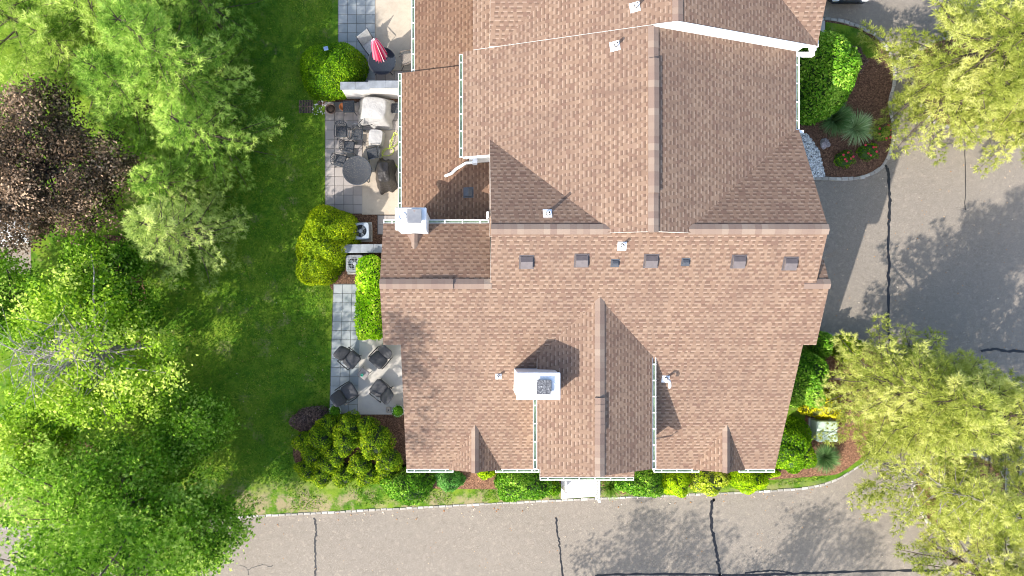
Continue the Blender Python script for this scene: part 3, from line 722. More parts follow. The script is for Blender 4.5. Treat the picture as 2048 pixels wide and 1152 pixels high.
# roof box vents
VENTB = M_("brown_vent_metal", (0.125, 0.108, 0.107), .08, 8, .5); VENTD = M_("brown_vent_metal_back", (0.075, 0.064, 0.066), .08, 8, .5)
VENTS = M_("dark_slate_vent", (0.055, 0.062, 0.075), .1, 8, .5)
def frame_on(P, p, up=None):
    g = Vector((P[0], P[1], 0)); g.normalize(); t = Vector((-g.y, g.x, 0)) * -1
    sl = math.hypot(P[0], P[1]); upv = (g + Vector((0, 0, sl))).normalized(); nv = t.cross(upv).normalized()
    return Matrix((( t.x, upv.x, nv.x, p.x), (t.y, upv.y, nv.y, p.y), (t.z, upv.z, nv.z, p.z), (0, 0, 0, 1)))
def box_vent(px, py, P, s=.40, mats=(VENTB, VENTD), h=.12, name="roof_vent"):
    M = frame_on(P, onplane(px, py, P)); mb = MB(); q = s / 2
    mb.box(-q - .05, -q - .05, 0, q + .05, q + .05, .012, 1, M)
    # hood: low toe down-slope, lifted lid up-slope
    prof = [(-q, .03), (-q, h), (q * .25, h), (q, .035)]
    vs = [M @ Vector((x, y, z)) for x in (-q, q) for (y, z) in prof]
    mb.add(vs, [(0, 1, 2, 3), (7, 6, 5, 4), (1, 0, 4, 5), (0, 3, 7, 4)], 0); mb.add(vs, [(2, 1, 5, 6)], 0); mb.add(vs, [(3, 2, 6, 7)], 1)
    for x in (-q * .95, q * .95):
        mb.box(x - .02, q * .8, 0, x + .02, q * 1.05, .035, 1, M)
    bm_ = [M @ Vector((.03 * math.cos(a), -q * .3 + .03 * math.sin(a), h + .004)) for a in np.linspace(0, 2 * math.pi, 9)[:-1]]
    mb.add(bm_, [tuple(range(8))], 0)
    return mb.build(name, list(mats), house, HO)
for (x, y) in ((1053, 524), (1163, 521), (1302, 522), (1477, 523), (1580, 527)): box_vent(x, y, PF)
for (x, y) in ((1230, 526), (1371, 524)): box_vent(x, y, PF, .19, (VENTS, VENTS), .1, "small_roof_vent")
box_vent(937, 385, PP1, .30, (VENTS, VENTS), .12)

# plumbing vents: white flashing, collar and open pipe
DARK = M_("dark_pipe_inside", (0.012, 0.012, 0.014), .1, 5, .8)
def pipe_vent(px, py, P, h=.30, r=.05, s=.15, rot=0.0):
    p = onplane(px, py, P); M = frame_on(P, p) @ Matrix.Rotation(rot, 4, 'Z'); mb = MB()
    mb.box(-s, -s * 1.15, .004, s, s * .9, .014, 0, M)
    fl = mb.build("plumbing_vent", CHIMW, house, HO)
    mb = MB(); mb.lathe([(r * 2.1, 0), (r * 1.9, .04), (r * 1.25, .10)], p, 16); o = mb.build("vent_collar", CHIMW, house, HO); o.parent = fl
    mb = MB(); mb.lathe([(r, 0), (r, h), (r * .72, h), (r * .72, h - .12)], p, 14); mb.lathe([(r * 1.35, .09), (r * 1.35, .12)], p, 14, 1)
    mb.add([p + Vector((r * .72 * math.cos(a), r * .72 * math.sin(a), h - .1)) for a in np.linspace(0, 2 * math.pi, 13)[:-1]], [tuple(range(12))], 1)
    o = mb.build("vent_pipe", [CHIMW, DARK], house, HO); o.parent = fl
    return fl
pipe_vent(1271, 14, PW, .34, .05, .16, R(8)); pipe_vent(1231, 92, PW, .34, .05, .16, R(8))
pipe_vent(1095, 428, PB, .55); pipe_vent(1244, 491, PF, .32); pipe_vent(997, 752, PF, .28, .045, .11)
pv = pipe_vent(1331, 757, PF, .30, .05, .14)
p = onplane(1331, 757, PF); mb = MB(); mb.tube([p + Vector((0, 0, .28)), p + Vector((0, 0, .42)), p + Vector((.01, -.08, .50)), p + Vector((.02, -.2, .5)), p + Vector((.02, -.27, .42))], .052, 10); o = mb.build("vent_hood", CHIMW, house, HO); o.parent = pv
mb = MB(); p = W(979, 428, 6.0); mb.bevbox(p.x - .10, p.y - .1, 5.4, p.x - .02, p.y + .1, 5.9, .01); mb.build("wall_light", TRIM, house, HO)

# ------------------------------------------------------------------ trees and shrubs
def unit(v): return v / np.maximum(np.linalg.norm(v, axis=1, keepdims=True), 1e-9)

def perp(d, rg):
    a = rg.normal(size=d.shape); a -= d * np.sum(a * d, axis=1, keepdims=True); return unit(a)

def needle_mesh(pos, dirs, n, length, width, a0, a1, rg, lvc, lvj=0.15):
    """n thin needles round each tuft"""
    N = len(pos); P = np.repeat(pos, n, 0); D = np.repeat(dirs, n, 0)
    al = rg.uniform(a0, a1, (N * n, 1)); q = perp(D, rg)
    d = D * np.cos(al) + q * np.sin(al)
    L = length * rg.uniform(.7, 1.2, (N * n, 1)); s = perp(d, rg) * (width / 2)
    V = np.stack([P - s, P + s, P + d * L + s * .4, P + d * L - s * .4], 1).reshape(-1, 3)
    F = np.arange(N * n * 4).reshape(-1, 4)
    lv = np.clip(np.repeat(np.repeat(lvc, n) + rg.normal(0, lvj, N * n), 4), 0, 1)
    return V, F, lv

def leaf_mesh(pos, nrm, size, rg, lvc, lvj=0.15, asp=0.62, fold=0.25, shape=4):
    """one pointed leaf per position; nrm = rough facing"""
    N = len(pos); d = perp(nrm, rg); s = np.cross(nrm, d)
    L = (size * rg.uniform(.65, 1.3, N))[:, None]; up = nrm * L * fold * rg.uniform(-1, 1, (N, 1))
    V = np.stack([pos - d * L * .5, pos + s * L * asp * .5 - d * L * .08, pos + d * L * .5 + up, pos - s * L * asp * .5 - d * L * .08], 1).reshape(-1, 3)
    F = np.arange(N * 4).reshape(-1, 4); lv = np.clip(np.repeat(lvc + rg.normal(0, lvj, N), 4), 0, 1)
    return V, F, lv

def star_mesh(pos, nrm, size, rg, lvc, lvj=0.22):
    """maple leaf: three pointed lobes"""
    N = len(pos); d = perp(nrm, rg); s = np.cross(nrm, d); L = (size * rg.uniform(.65, 1.25, N))[:, None]
    def pt(a, r): return pos + (d * math.cos(a) + s * math.sin(a)) * L * r + nrm * L * (.10 * rg.uniform(-1, 1, (N, 1)))
    v = [pt(0, .62), pt(.45, .24), pt(1.15, .58), pt(1.75, .22), pt(2.5, .34), pt(math.pi, .12), pt(-2.5, .34), pt(-1.75, .22), pt(-1.15, .58), pt(-.45, .24)]
    V = np.stack(v, 1).reshape(-1, 3); b = np.arange(N)[:, None] * 10
    F = np.concatenate([b + np.array([[9, 0, 1, 5]]), b + np.array([[1, 2, 3, 5]]), b + np.array([[3, 4, 5, 5]])[:, :4] * 0 + np.array([[5, 3, 4, 5]]) * 0 + b * 0 + np.array([[5, 6, 7, 9]]), b + np.array([[7, 8, 9, 5]])], 0) if False else np.concatenate([b + np.array([[9, 0, 1, 5]]), b + np.array([[1, 2, 3, 5]]), b + np.array([[5, 7, 8, 9]]), b + np.array([[3, 4, 5, 6]])], 0)
    lv = np.clip(np.repeat(lvc + rg.normal(0, lvj, N), 10), 0, 1)
    return V, F, lv

class Sticks:
    """vectorless tapered twigs gathered in one mesh"""
    def __init__(s): s.mb = MB()
    def add(s, pts, r0, r1, n=5):
        k = len(pts); s.mb.tube(pts, [r0 + (r1 - r0) * i / (k - 1) for i in range(k)], n, 0, False)

def base_for_top(px, py, H):
    t = W(px, py, H); return Vector((t.x, t.y, 0.0))

def pine(label, base_px, H, Rad, seed, mat, whorls=11, per=6, first=.22, droop=.12, dens=1.0, needle=.17, group=None, lean=(0, 0), barkm=BARK, power=1.0, bias=None, tuftn=20, nw=.016, name="pine_tree", stub=0, tw=.82):
    rg = np.random.default_rng(seed); rr = random.Random(seed)
    B = W(base_px[0], base_px[1], 0)
    t = thing(name, label, "tree", tuple(B), 0, group)
    st = Sticks(); tr = [Vector((0, 0, 0)) + Vector((lean[0] * f ** 1.3 + .08 * math.sin(f * 5 + seed), lean[1] * f ** 1.3 + .08 * math.cos(f * 4 + seed), H * f)) for f in np.linspace(0, 1, 9)]
    st.add(tr, .055 + H * .014, .02, 9)
    def trunk_at(f):
        x = f * 8; i = min(7, int(x)); return tr[i].lerp(tr[i + 1], x - i)
    tp, td, tl = [], [], []
    for w in range(whorls):
        f = first + (0.97 - first) * (w / (whorls - 1)) ** .9; base = trunk_at(f)
        nb = per if f < .85 else max(3, per - 2); ph = rr.random() * 6.28
        for b in range(nb):
            az = ph + 6.283 * b / nb + rr.uniform(-.35, .35)
            L = Rad * (1.0 - ((f - first) / (1.0 - first)) ** power) * rr.uniform(.62, 1.12) + .35
            if bias is not None: L *= 1.0 + bias[0] * math.cos(az - bias[1])
            el0 = rr.uniform(-.05, .25) + (f - .5) * .5
            pts = [base.copy()]; dirv = Vector((math.cos(az), math.sin(az), el0))
            dirv.normalize(); ns = 7
            for k in range(ns):
                dv = dirv + Vector((rr.uniform(-.08, .08), rr.uniform(-.08, .08), -droop * math.sin(3.1 * (k / ns)) + (.22 * (k / ns) ** 2)))
                pts.append(pts[-1] + dv.normalized() * (L / ns))
            st.add(pts, .016 + L * .010, .006, 5)
            # side shoots from a third of the way out
            nsub = int(max(5, L * 6.5 * dens))
            bl = rr.gauss(0.50, .26)  # tone spread per branch paints lit and shaded plumes into the needles
            for q in range(nsub):
                s0_ = .34 * (1 - f) + .06; s_ = s0_ + (1 - s0_) * (q + rr.random() * .6) / nsub; x = s_ * ns; i = min(ns - 1, int(x)); p0 = pts[i].lerp(pts[i + 1], x - i)
                bd = (pts[i + 1] - pts[i]).normalized(); sidev = bd.cross(Vector((0, 0, 1))).normalized() * (1 if q % 2 else -1)
                sl = L * .34 * (1.12 - s_) * rr.uniform(.7, 1.3) * tw + .16
                sd = (bd * rr.uniform(.6, 1.0) + sidev * rr.uniform(.5, .9) + Vector((0, 0, rr.uniform(-.05, .28)))).normalized()
                nt = max(2, int(sl / .13)); 
                if nt > 3 and q % 2 == 0: st.add([p0, p0 + sd * sl * .5, p0 + sd * sl], .009, .004, 3)
                for j in range(nt):
                    g = (j + 1) / nt
                    tp.append(tuple(p0 + sd * sl * g + Vector((rr.gauss(0, .03), rr.gauss(0, .03), rr.gauss(0, .03) + .05 * g)))); dd = (sd + Vector((0, 0, .35))).normalized()
                    td.append(tuple(dd)); tl.append(bl + .16 * g + rr.gauss(0, .08) - .06)
            tp.append(tuple(pts[-1])); td.append(tuple((pts[-1] - pts[-2]).normalized())); tl.append(bl + .2)
    for k in range(stub):
        f = rr.uniform(.25, .6); base = trunk_at(f); az = rr.random() * 6.28; L = rr.uniform(.5, 1.4)
        st.add([base, base + Vector((math.cos(az), math.sin(az), .1)) * L * .5, base + Vector((math.cos(az + .2), math.sin(az + .2), .05)) * L], .025, .008, 4)
    for k in range(int(H * 26)):
        f = rr.uniform(.42, 1.0); q = trunk_at(min(.999, f)); az = rr.random() * 6.28; d = Vector((math.cos(az), math.sin(az), rr.uniform(.1, .7))).normalized()
        tp.append(tuple(q + d * rr.uniform(.06, .42))); td.append(tuple(d)); tl.append(rr.gauss(.5, .12))
    st.mb.build("trunk", barkm, t)
    V, F, lv = needle_mesh(np.array(tp), np.array(td), tuftn, needle, nw, .15, 1.35, rg, np.array(tl))
    mesh_np("crown", V, [F], mat, t, lv=lv)
    return t

def broadleaf(label, top_px, H, Rad, seed, mat, K=150, per=140, leaf=.12, low=.38, sq=1.0, star=False, barkm=BARK, group=None, clus=.42, name="deciduous_tree", cut=None, base=None, dead=0, hollow=.35, ell=(1, 1), limb_every=2, lvmean=.5):
    rg = np.random.default_rng(seed); rr = random.Random(seed)
    B = base_for_top(top_px[0], top_px[1], H) if base is None else Vector(base)
    t = thing(name, label, "tree", tuple(B), 0, group); st = Sticks()
    zc = H * (low + 1) / 2; hz = H * (1 - low) / 2
    tr = [Vector((.12 * math.sin(f * 4 + seed), .12 * math.cos(f * 3 + seed), zc * f)) for f in np.linspace(0, 1, 6)]
    st.add(tr, .06 + H * .016, .05 + H * .005, 9)
    C = []
    while len(C) < K:
        u = rg.normal(size=3); u /= np.linalg.norm(u); r = rg.uniform(hollow, 1.0) ** .5
        lob = 1 + .22 * math.sin(3 * math.atan2(u[1], u[0]) + seed) + .12 * math.sin(5 * math.atan2(u[1], u[0]) + 2.1 * seed)
        p = np.array([u[0] * Rad * r * lob * ell[0], u[1] * Rad * r * lob * ell[1], zc + u[2] * hz * r])
        if u[2] < -.55: continue
        C.append(p)
    C = np.array(C)
    for i, c in enumerate(C):
        if i % limb_every: continue
        f = min(.98, max(.35, (c[2] - .35 * math.hypot(c[0], c[1])) / zc)); x = f * 5; k = min(4, int(x)); a = tr[k].lerp(tr[k + 1], x - k); b = Vector(c)
        m = a.lerp(b, .5) + Vector((rr.gauss(0, .15), rr.gauss(0, .15), .12 * (b - a).length))
        st.add([a, a.lerp(m, .6) + Vector((rr.gauss(0, .06), rr.gauss(0, .06), .05)), m, m.lerp(b, .55) + Vector((rr.gauss(0, .08), rr.gauss(0, .08), .03)), b], .012 + .012 * (b - a).length, .006, 5)
    for i in range(dead):
        # bare dead branches poking through the crown
        c = C[rg.integers(len(C))] if cut is None else np.array(cut) + rg.normal(0, .35, 3) * np.array([1.6, 1.6, .35])
        q = Vector(c); 
        for b in range(4):
            az = rr.random() * 6.28; L = rr.uniform(.5, 1.5); d = Vector((math.cos(az), math.sin(az), rr.uniform(-.1, .5)))
            m = q + d * L * .5 + Vector((rr.gauss(0, .08), rr.gauss(0, .08), .05)); e = q + d * L + Vector((rr.gauss(0, .12), rr.gauss(0, .12), .05))
            st.add([q, m, e], .020, .006, 4); st.add([m, m + Vector((rr.gauss(0, .3), rr.gauss(0, .3), .2)), m + Vector((rr.gauss(0, .45), rr.gauss(0, .45), .25))], .011, .004, 3)
    st.mb.build("trunk", barkm, t)
    cl = np.clip(rg.normal(lvmean - .04, .23, K), 0, 1); sz = rg.uniform(.65, 1.25, K) * clus
    idx = np.repeat(np.arange(K), per); off = rg.normal(size=(K * per, 3)) * np.array([1, 1, .55]) * sz[idx][:, None] * .62
    pos = C[idx] + off
    nr = unit(rg.normal(size=pos.shape) * .75 + np.array([0, 0, .9]) + unit(off) * .3)
    V, F, lv = (star_mesh if star else leaf_mesh)(pos, nr, np.full(len(pos), leaf), rg, cl[idx])
    mesh_np("crown", V, [F], mat, t, lv=lv)
    return t

def mound_points(N, rx, ry, h, rg, pw=2.4, lump=.06, seed=0, flat=0.0):
    """points and normals on a clipped mound (superellipsoid top half)"""
    u = rg.normal(size=(int(N * 1.9), 3)); u[:, 2] = np.abs(u[:, 2]); u = unit(u)
    s = (np.abs(u[:, 0]) ** pw + np.abs(u[:, 1]) ** pw + np.abs(u[:, 2]) ** pw) ** (-1 / pw)
    az = np.arctan2(u[:, 1], u[:, 0])
    k = 1 + lump * (np.sin(az * 3 + seed) + .7 * np.sin(az * 5 + u[:, 2] * 4 + 2 * seed) + .6 * np.sin(u[:, 2] * 7 + seed + az * 2))
    p = u * (s * k)[:, None]; p = p[:N]; u = u[:N]
    nr = unit(np.stack([np.sign(p[:, 0]) * np.abs(p[:, 0]) ** (pw - 1) / rx, np.sign(p[:, 1]) * np.abs(p[:, 1]) ** (pw - 1) / ry, np.abs(p[:, 2]) ** (pw - 1) / h], 1) + 1e-6)
    return p * np.array([rx, ry, h]), nr

CORE = {}
def core_mat(c):
    k = tuple(c)
    if k not in CORE: CORE[k] = M_("shrub_shade_core", c, .25, 8, .95)
    return CORE[k]

def mound(label, px, py, rpx, rpy, h, mat, leaf, seed, cat="shrub", name="shrub", rot=0.0, pw=2.3, N=None, lump=.085, core=(.032, .075, .012), lobes=None, jit=.5, asp=.55, lvm=.5, group=None, z0=LAWN_TOP, depth=.06, build=True):
    """leafy shrub; size given as the outline it has at half its height"""
    rg = np.random.default_rng(seed); zc = z0 + h * .4; d = CAM_H - zc; k = d / F_PX
    B = W(px, py, zc); B.z = z0
    parts_ = lobes or [(0, 0, 0, rpx * k, rpy * k, h)]
    Vs, Fs, ls, ms, off = [], [], [], [], 0
    for li, (lx, ly, lz, rx, ry, hh) in enumerate(parts_):
        n = N or int(3.5 * (rx * ry * 3.14 + (rx + ry) * 3.14 * hh * .8) / (leaf * leaf * asp))
        n = min(n, 26000)
        p, nr = mound_points(n, rx, ry, hh, rg, pw, lump, seed + li)
        p = p - nr * (rg.random((n, 1)) ** 2 * depth) + nr * .01 + rg.normal(0, leaf * .2, (n, 3))
        nn = unit(nr + rg.normal(size=nr.shape) * jit)
        patch = .22 * np.sin(p[:, 0] * 3.1 + seed) * np.sin(p[:, 1] * 2.7 + 1.3 * seed)
        V, F, lv = leaf_mesh(p, nn, np.full(n, leaf), rg, lvm + patch, .24, asp)
        V = V + np.array([lx, ly, lz]); Vs.append(V); Fs.append(F + off); ls.append(lv); ms.append(np.zeros(len(F), int)); off += len(V)
        # solid inner mass, its dark colour standing for shade between the leaves
        nu, nv = 20, 7; th = np.linspace(0, 2 * np.pi, nu, endpoint=False); ph = np.linspace(0, np.pi / 2 * .98, nv)
        g = np.array([[math.cos(a) * math.cos(b), math.sin(a) * math.cos(b), math.sin(b)] for b in ph for a in th])
        s = (np.abs(g) ** pw).sum(1) ** (-1 / pw); g = g * s[:, None] * np.array([rx, ry, hh]) * .90 + np.array([lx, ly, lz])
        fc = [[j * nu + i, j * nu + (i + 1) % nu, (j + 1) * nu + (i + 1) % nu, (j + 1) * nu + i] for j in range(nv - 1) for i in range(nu)]
        Vs.append(g); Fs.append(np.array(fc) + off); ls.append(np.zeros(len(g))); ms.append(np.ones(len(fc), int)); off += len(g)
    V = np.concatenate(Vs); F = np.concatenate(Fs); c, s_ = math.cos(rot), math.sin(rot)
    V = V @ np.array([[c, s_, 0], [-s_, c, 0], [0, 0, 1]])
    o = mesh_np(name, V, [F], [mat, core_mat(core)], None, lv=np.concatenate(ls), midx=np.concatenate(ms))
    o.location = B; tag(o, label, cat, group); return o

G_PINE = leaf_mat("bright_pine_needles", (0.060, 0.165, 0.022), (0.33, 0.53, 0.080), .46, .6, (0.72, 0.86, 0.24))
P_PINE = leaf_mat("lime_pine_needles", (0.12, 0.23, 0.030), (0.40, 0.56, 0.09), .48, .6, (0.72, 0.82, 0.26))
Y_PINE = leaf_mat("yellow_green_pine_needles", (0.17, 0.23, 0.032), (0.47, 0.52, 0.105), .46, .6, (0.78, 0.78, 0.29))
M_PINE = leaf_mat("pale_pine_needles", (0.16, 0.26, 0.055), (0.48, 0.60, 0.15), .48, .6, (0.76, 0.82, 0.32))
MAPLE = leaf_mat("maroon_maple_leaves", (0.026, 0.022, 0.014), (0.13, 0.085, 0.052), .22, .4, (0.52, 0.37, 0.25))
GLEAF = leaf_mat("fresh_green_leaves", (0.034, 0.115, 0.005), (0.22, 0.43, 0.024), .42, .5, (0.54, 0.70, 0.14))
YLEAF = leaf_mat("yellow_green_leaves", (0.05, 0.15, 0.005), (0.31, 0.50, 0.024), .42, .5, (0.68, 0.76, 0.17))
BOX_D = leaf_mat("boxwood_leaves", (0.024, 0.10, 0.002), (0.13, 0.29, 0.005), .32, .5, (0.32, 0.50, 0.014))
BOX_Y = leaf_mat("yellowish_clipped_leaves", (0.07, 0.15, 0.002), (0.26, 0.38, 0.006), .3, .5, (0.50, 0.56, 0.015))
BOX_B = leaf_mat("bright_hedge_leaves", (0.10, 0.32, 0.003), (0.44, 0.76, 0.012), .38, .5, (0.85, 0.93, 0.12))
LAUREL = leaf_mat("glossy_shrub_leaves", (0.028, 0.115, 0.006), (0.14, 0.34, 0.018), .30, .38, (0.40, 0.60, 0.08))
LIME = leaf_mat("lime_shrub_leaves", (0.12, 0.26, 0.002), (0.36, 0.56, 0.006), .35, .5, (0.60, 0.74, 0.02))
GOLD = leaf_mat("golden_leaves", (0.18, 0.24, 0.006), (0.58, 0.54, 0.012), .3, .5, (0.88, 0.76, 0.04))
SPIREA = leaf_mat("spirea_leaves", (0.14, 0.26, 0.008), (0.52, 0.62, 0.03), .35, .5, (0.80, 0.80, 0.18))
JUNI = leaf_mat("blue_green_juniper", (0.035, 0.15, 0.018), (0.13, 0.36, 0.06), .2, .6, (0.30, 0.52, 0.16))
CYPR = leaf_mat("golden_tip_cypress", (0.034, 0.105, 0.004), (0.20, 0.33, 0.008), .34, .6, (0.54, 0.60, 0.02))
BARB = leaf_mat("barberry_leaves", (0.05, 0.035, 0.03), (0.17, 0.11, 0.095), .15, .7, (0.33, 0.23, 0.19))
BLADE_D = leaf_mat("dark_grass_blades", (0.04, 0.11, 0.03), (0.13, 0.25, 0.08), .25, .55, (0.30, 0.42, 0.20))
BLADE_L = leaf_mat("pale_grass_blades", (0.14, 0.26, 0.10), (0.36, 0.52, 0.24), .25, .55, (0.70, 0.78, 0.54))
BLADE_G = leaf_mat("lawn_blades", (0.040, 0.130, 0.009), (0.145, 0.285, 0.018), .3, .8, (0.33, 0.40, 0.05))

# --- pines, upper left
pine("large bright green pine filling the upper left corner above the red maple", (440, 205), 9.2, 2.75, 3, G_PINE, 13, 7, needle=.19, dens=1.15)
pine("green pine behind the large corner pine at the top edge of the lawn", (452, 55), 7.6, 2.4, 4, G_PINE, 10, 7, needle=.18, dens=1.1)
pine("yellowish pine at the top edge left of the big corner pine", (320, 100), 9.6, 2.7, 5, P_PINE, 12, 7, needle=.19, dens=1.1)
pine("yellowish pine at the extreme top left corner", (118, 92), 8.0, 2.9, 8, P_PINE, 11, 7, needle=.19, dens=1.1)
pine("dark lower green pine reaching over the lawn left of the iron drain", (462, 300), 6.0, 2.05, 6, G_PINE, 9, 7, needle=.17, dens=1.1)
pine("pale yellow-green pine with bare twigs standing alone beside the lawn", (430, 478), 6.8, 2.15, 7, M_PINE, 10, 6, needle=.17, dens=1.0, stub=10)
pine("lime-green pine overlapping the upper rim of the maroon maple", (345, 235), 6.8, 2.3, 9, G_PINE, 10, 7, needle=.18, dens=1.1)
pine("shorter lime pine between the corner pines and the maroon maple", (235, 165), 6.0, 2.3, 10, P_PINE, 9, 7, needle=.18, dens=1.1)
# --- maroon maple
broadleaf("maroon-leaved maple with gaps over the white car", (12, 318), 6.2, 2.65, 21, MAPLE, 200, 190, .11, .3, star=False, clus=.48, hollow=.3, lvmean=.50)
# --- broadleaf trees, lower left
broadleaf("light green tree with bare grey dead branches at its centre on the left edge", (90, 715), 7.0, 3.1, 22, YLEAF, 130, 120, .135, .25, dead=16, cut=(-.1, .1, 6.2), barkm=BARKG, clus=.46, hollow=.2, lvmean=.55)
broadleaf("small fresh green tree below the maroon maple", (150, 575), 4.6, 2.0, 23, GLEAF, 110, 160, .135, .2, clus=.42, hollow=.2)
broadleaf("tall green maple with star-shaped leaves filling the bottom left corner", None, 15.0, 3.2, 24, GLEAF, 230, 68, .15, .3, star=True, clus=.5, hollow=.15, lvmean=.60, limb_every=3, base=tuple(W(412, 1024)))
broadleaf("lower green maple at the extreme bottom left beside the road", (90, 1090), 7.0, 2.9, 25, GLEAF, 140, 110, .145, .25, star=True, clus=.46, hollow=.2, lvmean=.64)
pine("small lime pine filling the gap between the maroon maple and the pale lone pine", (392, 392), 4.8, 1.6, 11, G_PINE, 8, 7, needle=.17, dens=1.1)
broadleaf("low green sapling at the left edge below the white car", None, 4.2, 1.9, 29, GLEAF, 90, 130, .13, .15, clus=.42, hollow=.2, base=tuple(W(90, 605)))
broadleaf("low yellow-green sapling over the straw bed on the left edge", None, 3.8, 1.7, 30, YLEAF, 80, 110, .13, .15, clus=.42, hollow=.2, base=tuple(W(120, 885)))
broadleaf("round green sapling between the straw bed and the bottom maples", None, 4.4, 1.7, 31, GLEAF, 85, 130, .135, .15, star=True, clus=.42, hollow=.2, lvmean=.56, base=tuple(W(235, 925)))
broadleaf("green maple whose leaves overhang the left end of the road kerb", None, 5.6, 1.65, 27, GLEAF, 110, 130, .135, .25, star=True, clus=.42, lvmean=.58, hollow=.2, base=tuple(W(448, 1006)))
broadleaf("green maple spreading over the shaded lawn between the yellow-green tree and the tall corner maple", None, 6.2, 2.1, 28, GLEAF, 130, 95, .135, .25, star=True, clus=.45, lvmean=.56, hollow=.2, limb_every=3, base=tuple(W(345, 965)))
broadleaf("bluish green young maple at the lower lawn edge", (345, 872), 4.2, 1.35, 26, GLEAF, 90, 160, .13, .2, star=True, clus=.4, lvmean=.5, hollow=.2)
# --- pines, right
pine("yellow-green pine covering the upper right corner above the driveway", (1836, 165), 9.0, 3.2, 31, Y_PINE, 12, 8, needle=.19, dens=1.1, stub=8)
pine("low yellow-green pine between the garden island and the upper right pine", (1820, 240), 5.6, 1.8, 32, Y_PINE, 8, 7, needle=.17, dens=1.1)
pine("yellow-green pine reaching over the driveway at the right edge", (1945, 215), 6.8, 2.4, 37, Y_PINE, 9, 7, needle=.18, dens=1.1)
pine("yellow-green pine with its tips hanging low over the right edge of the driveway", (1995, 275), 6.0, 2.0, 30, Y_PINE, 9, 7, needle=.18, dens=1.1)
pine("yellow-green pine nearest the pale green utility box", (1700, 795), 8.3, 2.15, 33, Y_PINE, 12, 8, needle=.18, dens=1.1, stub=6, first=.26)
pine("tallest yellow-green pine at the right edge beyond the road bend", (1905, 960), 9.5, 2.7, 34, Y_PINE, 12, 8, needle=.19, dens=1.1)
pine("yellow-green pine with pale bare branch stubs in the lower right group", (1758, 925), 7.6, 2.1, 35, Y_PINE, 9, 7, needle=.18, dens=1.0, stub=14, barkm=BARKG)
pine("yellow-green pine behind the utility box pine by the driveway court", (1668, 750), 8.8, 2.15, 36, Y_PINE, 9, 8, needle=.17, dens=1.1, first=.40)
pine("mid-height yellow-green pine along the driveway side of the lower right group", (1770, 745), 6.6, 1.9, 29, Y_PINE, 9, 7, needle=.17, dens=1.0)
pine("dark-sided pine at the right edge above the tallest one", (1860, 790), 7.4, 2.1, 39, Y_PINE, 9, 7, needle=.17, dens=1.0)
pine("yellow-green pine at the bottom edge beside the road", (1860, 1095), 7.0, 2.1, 38, Y_PINE, 9, 7, needle=.18, dens=1.1)
# --- trees south of the road whose shade falls on the asphalt
broadleaf("sparse street tree south of the road", (0, 0), 9.0, 3.6, 41, GLEAF, 150, 75, .13, .35, base=(1.4, -19.3, 0), clus=.5)
broadleaf("thin-leaved street tree south of the road bend", (0, 0), 9.5, 3.4, 42, GLEAF, 140, 65, .13, .35, base=(7.6, -19.6, 0), clus=.5)

# --- clipped shrubs
mound("large egg-shaped clipped shrub with a solar lamp beside the north patio", 664, 138, 66, 54, 1.7, BOX_D, .08, 51, rot=R(12), lump=.03)
lob = []
for (x, y, rx, ry, h_) in ((660, 460, 55, 47, 1.7), (632, 522, 40, 50, 1.55), (646, 486, 50, 62, 1.72)):
    q = W(x, y, .8); c = W(655, 494, .8); k_ = 29.2 / F_PX; lob.append((q.x - c.x, q.y - c.y, 0, rx * k_, ry * k_, h_))
mound("tall yellowish clipped shrub hiding the air conditioners", 655, 494, 1, 1, 1.7, BOX_Y, .085, 52, lobes=lob, lump=.06)
mound("bright green rectangular hedge against the west wing wall", 741, 596, 24, 81, 1.9, BOX_B, 0.116, 53, cat="hedge", name="hedge", pw=6, lump=.02, jit=.8)
lob = []
for (x, y, r, z) in ((642, 872, 30, 1.2), (615, 885, 28, .95), (672, 905, 25, 1.15), (693, 880, 27, 1.35), (752, 876, 36, 1.5), (778, 915, 28, 1.3), (722, 925, 25, 1.1), (655, 925, 23, .95), (612, 940, 24, .7), (640, 950, 26, .7), (685, 950, 26, .75), (735, 948, 26, .85), (776, 945, 28, .9), (700, 852, 30, 1.2), (660, 850, 26, 1.05), (735, 852, 24, 1.2), (625, 905, 26, .9)):
    p = W(x, y, .7); c = W(695, 900, .7); q = r * .93 * 29.2 / F_PX; lob.append((p.x - c.x, p.y - c.y, max(0, z - q * 1.1), q, q, q * 1.1))
mound("billowing golden-tipped cypress clump with many rounded heads below the south patio", 695, 900, 1, 1, 1.2, CYPR, 0.093, 54, lobes=lob, pw=2.0, lump=.12, core=(.012, .026, .004), asp=.4, jit=.7)
mound("purplish brown dwarf shrub at the corner of the south patio", 622, 843, 38, 28, .7, BARB, 0.070, 55, core=(.05, .035, .03), jit=.9)
mound("dark glossy round shrub at the south west house corner", 815, 972, 50, 33, 1.3, LAUREL, 0.116, 56, jit=.8)
mound("small blue-green juniper mound on red mulch", 899, 962, 27, 18, .8, JUNI, 0.093, 57, asp=.3, jit=.9)
mound("small lime shrub peeking out under the left dormer eave", 972, 946, 17, 11, .6, LIME, 0.078, 58)
mound("glossy green shrub left of the front walk", 1047, 968, 56, 34, 1.35, LAUREL, 0.116, 59, jit=.8)
mound("small dark shrub with pale flowers touching the front walk", 1105, 974, 16, 17, .6, BOX_D, 0.078, 60, jit=.9)
mound("glossy green shrub right of the front walk lilies", 1282, 966, 46, 27, 1.25, LAUREL, 0.116, 61, jit=.8)
mound("lime-green clipped ball beside the glossy shrub right of the walk", 1350, 966, 30, 26, 1.0, LIME, 0.070, 62)
mound("pale yellow airy spirea with white flower specks", 1417, 964, 37, 22, .8, SPIREA, 0.101, 63, jit=1.0, lump=.14, core=(.05, .07, .015))
mound("lime-green clipped mound under the right dormer gutter", 1499, 962, 36, 22, 1.1, LIME, 0.070, 64)
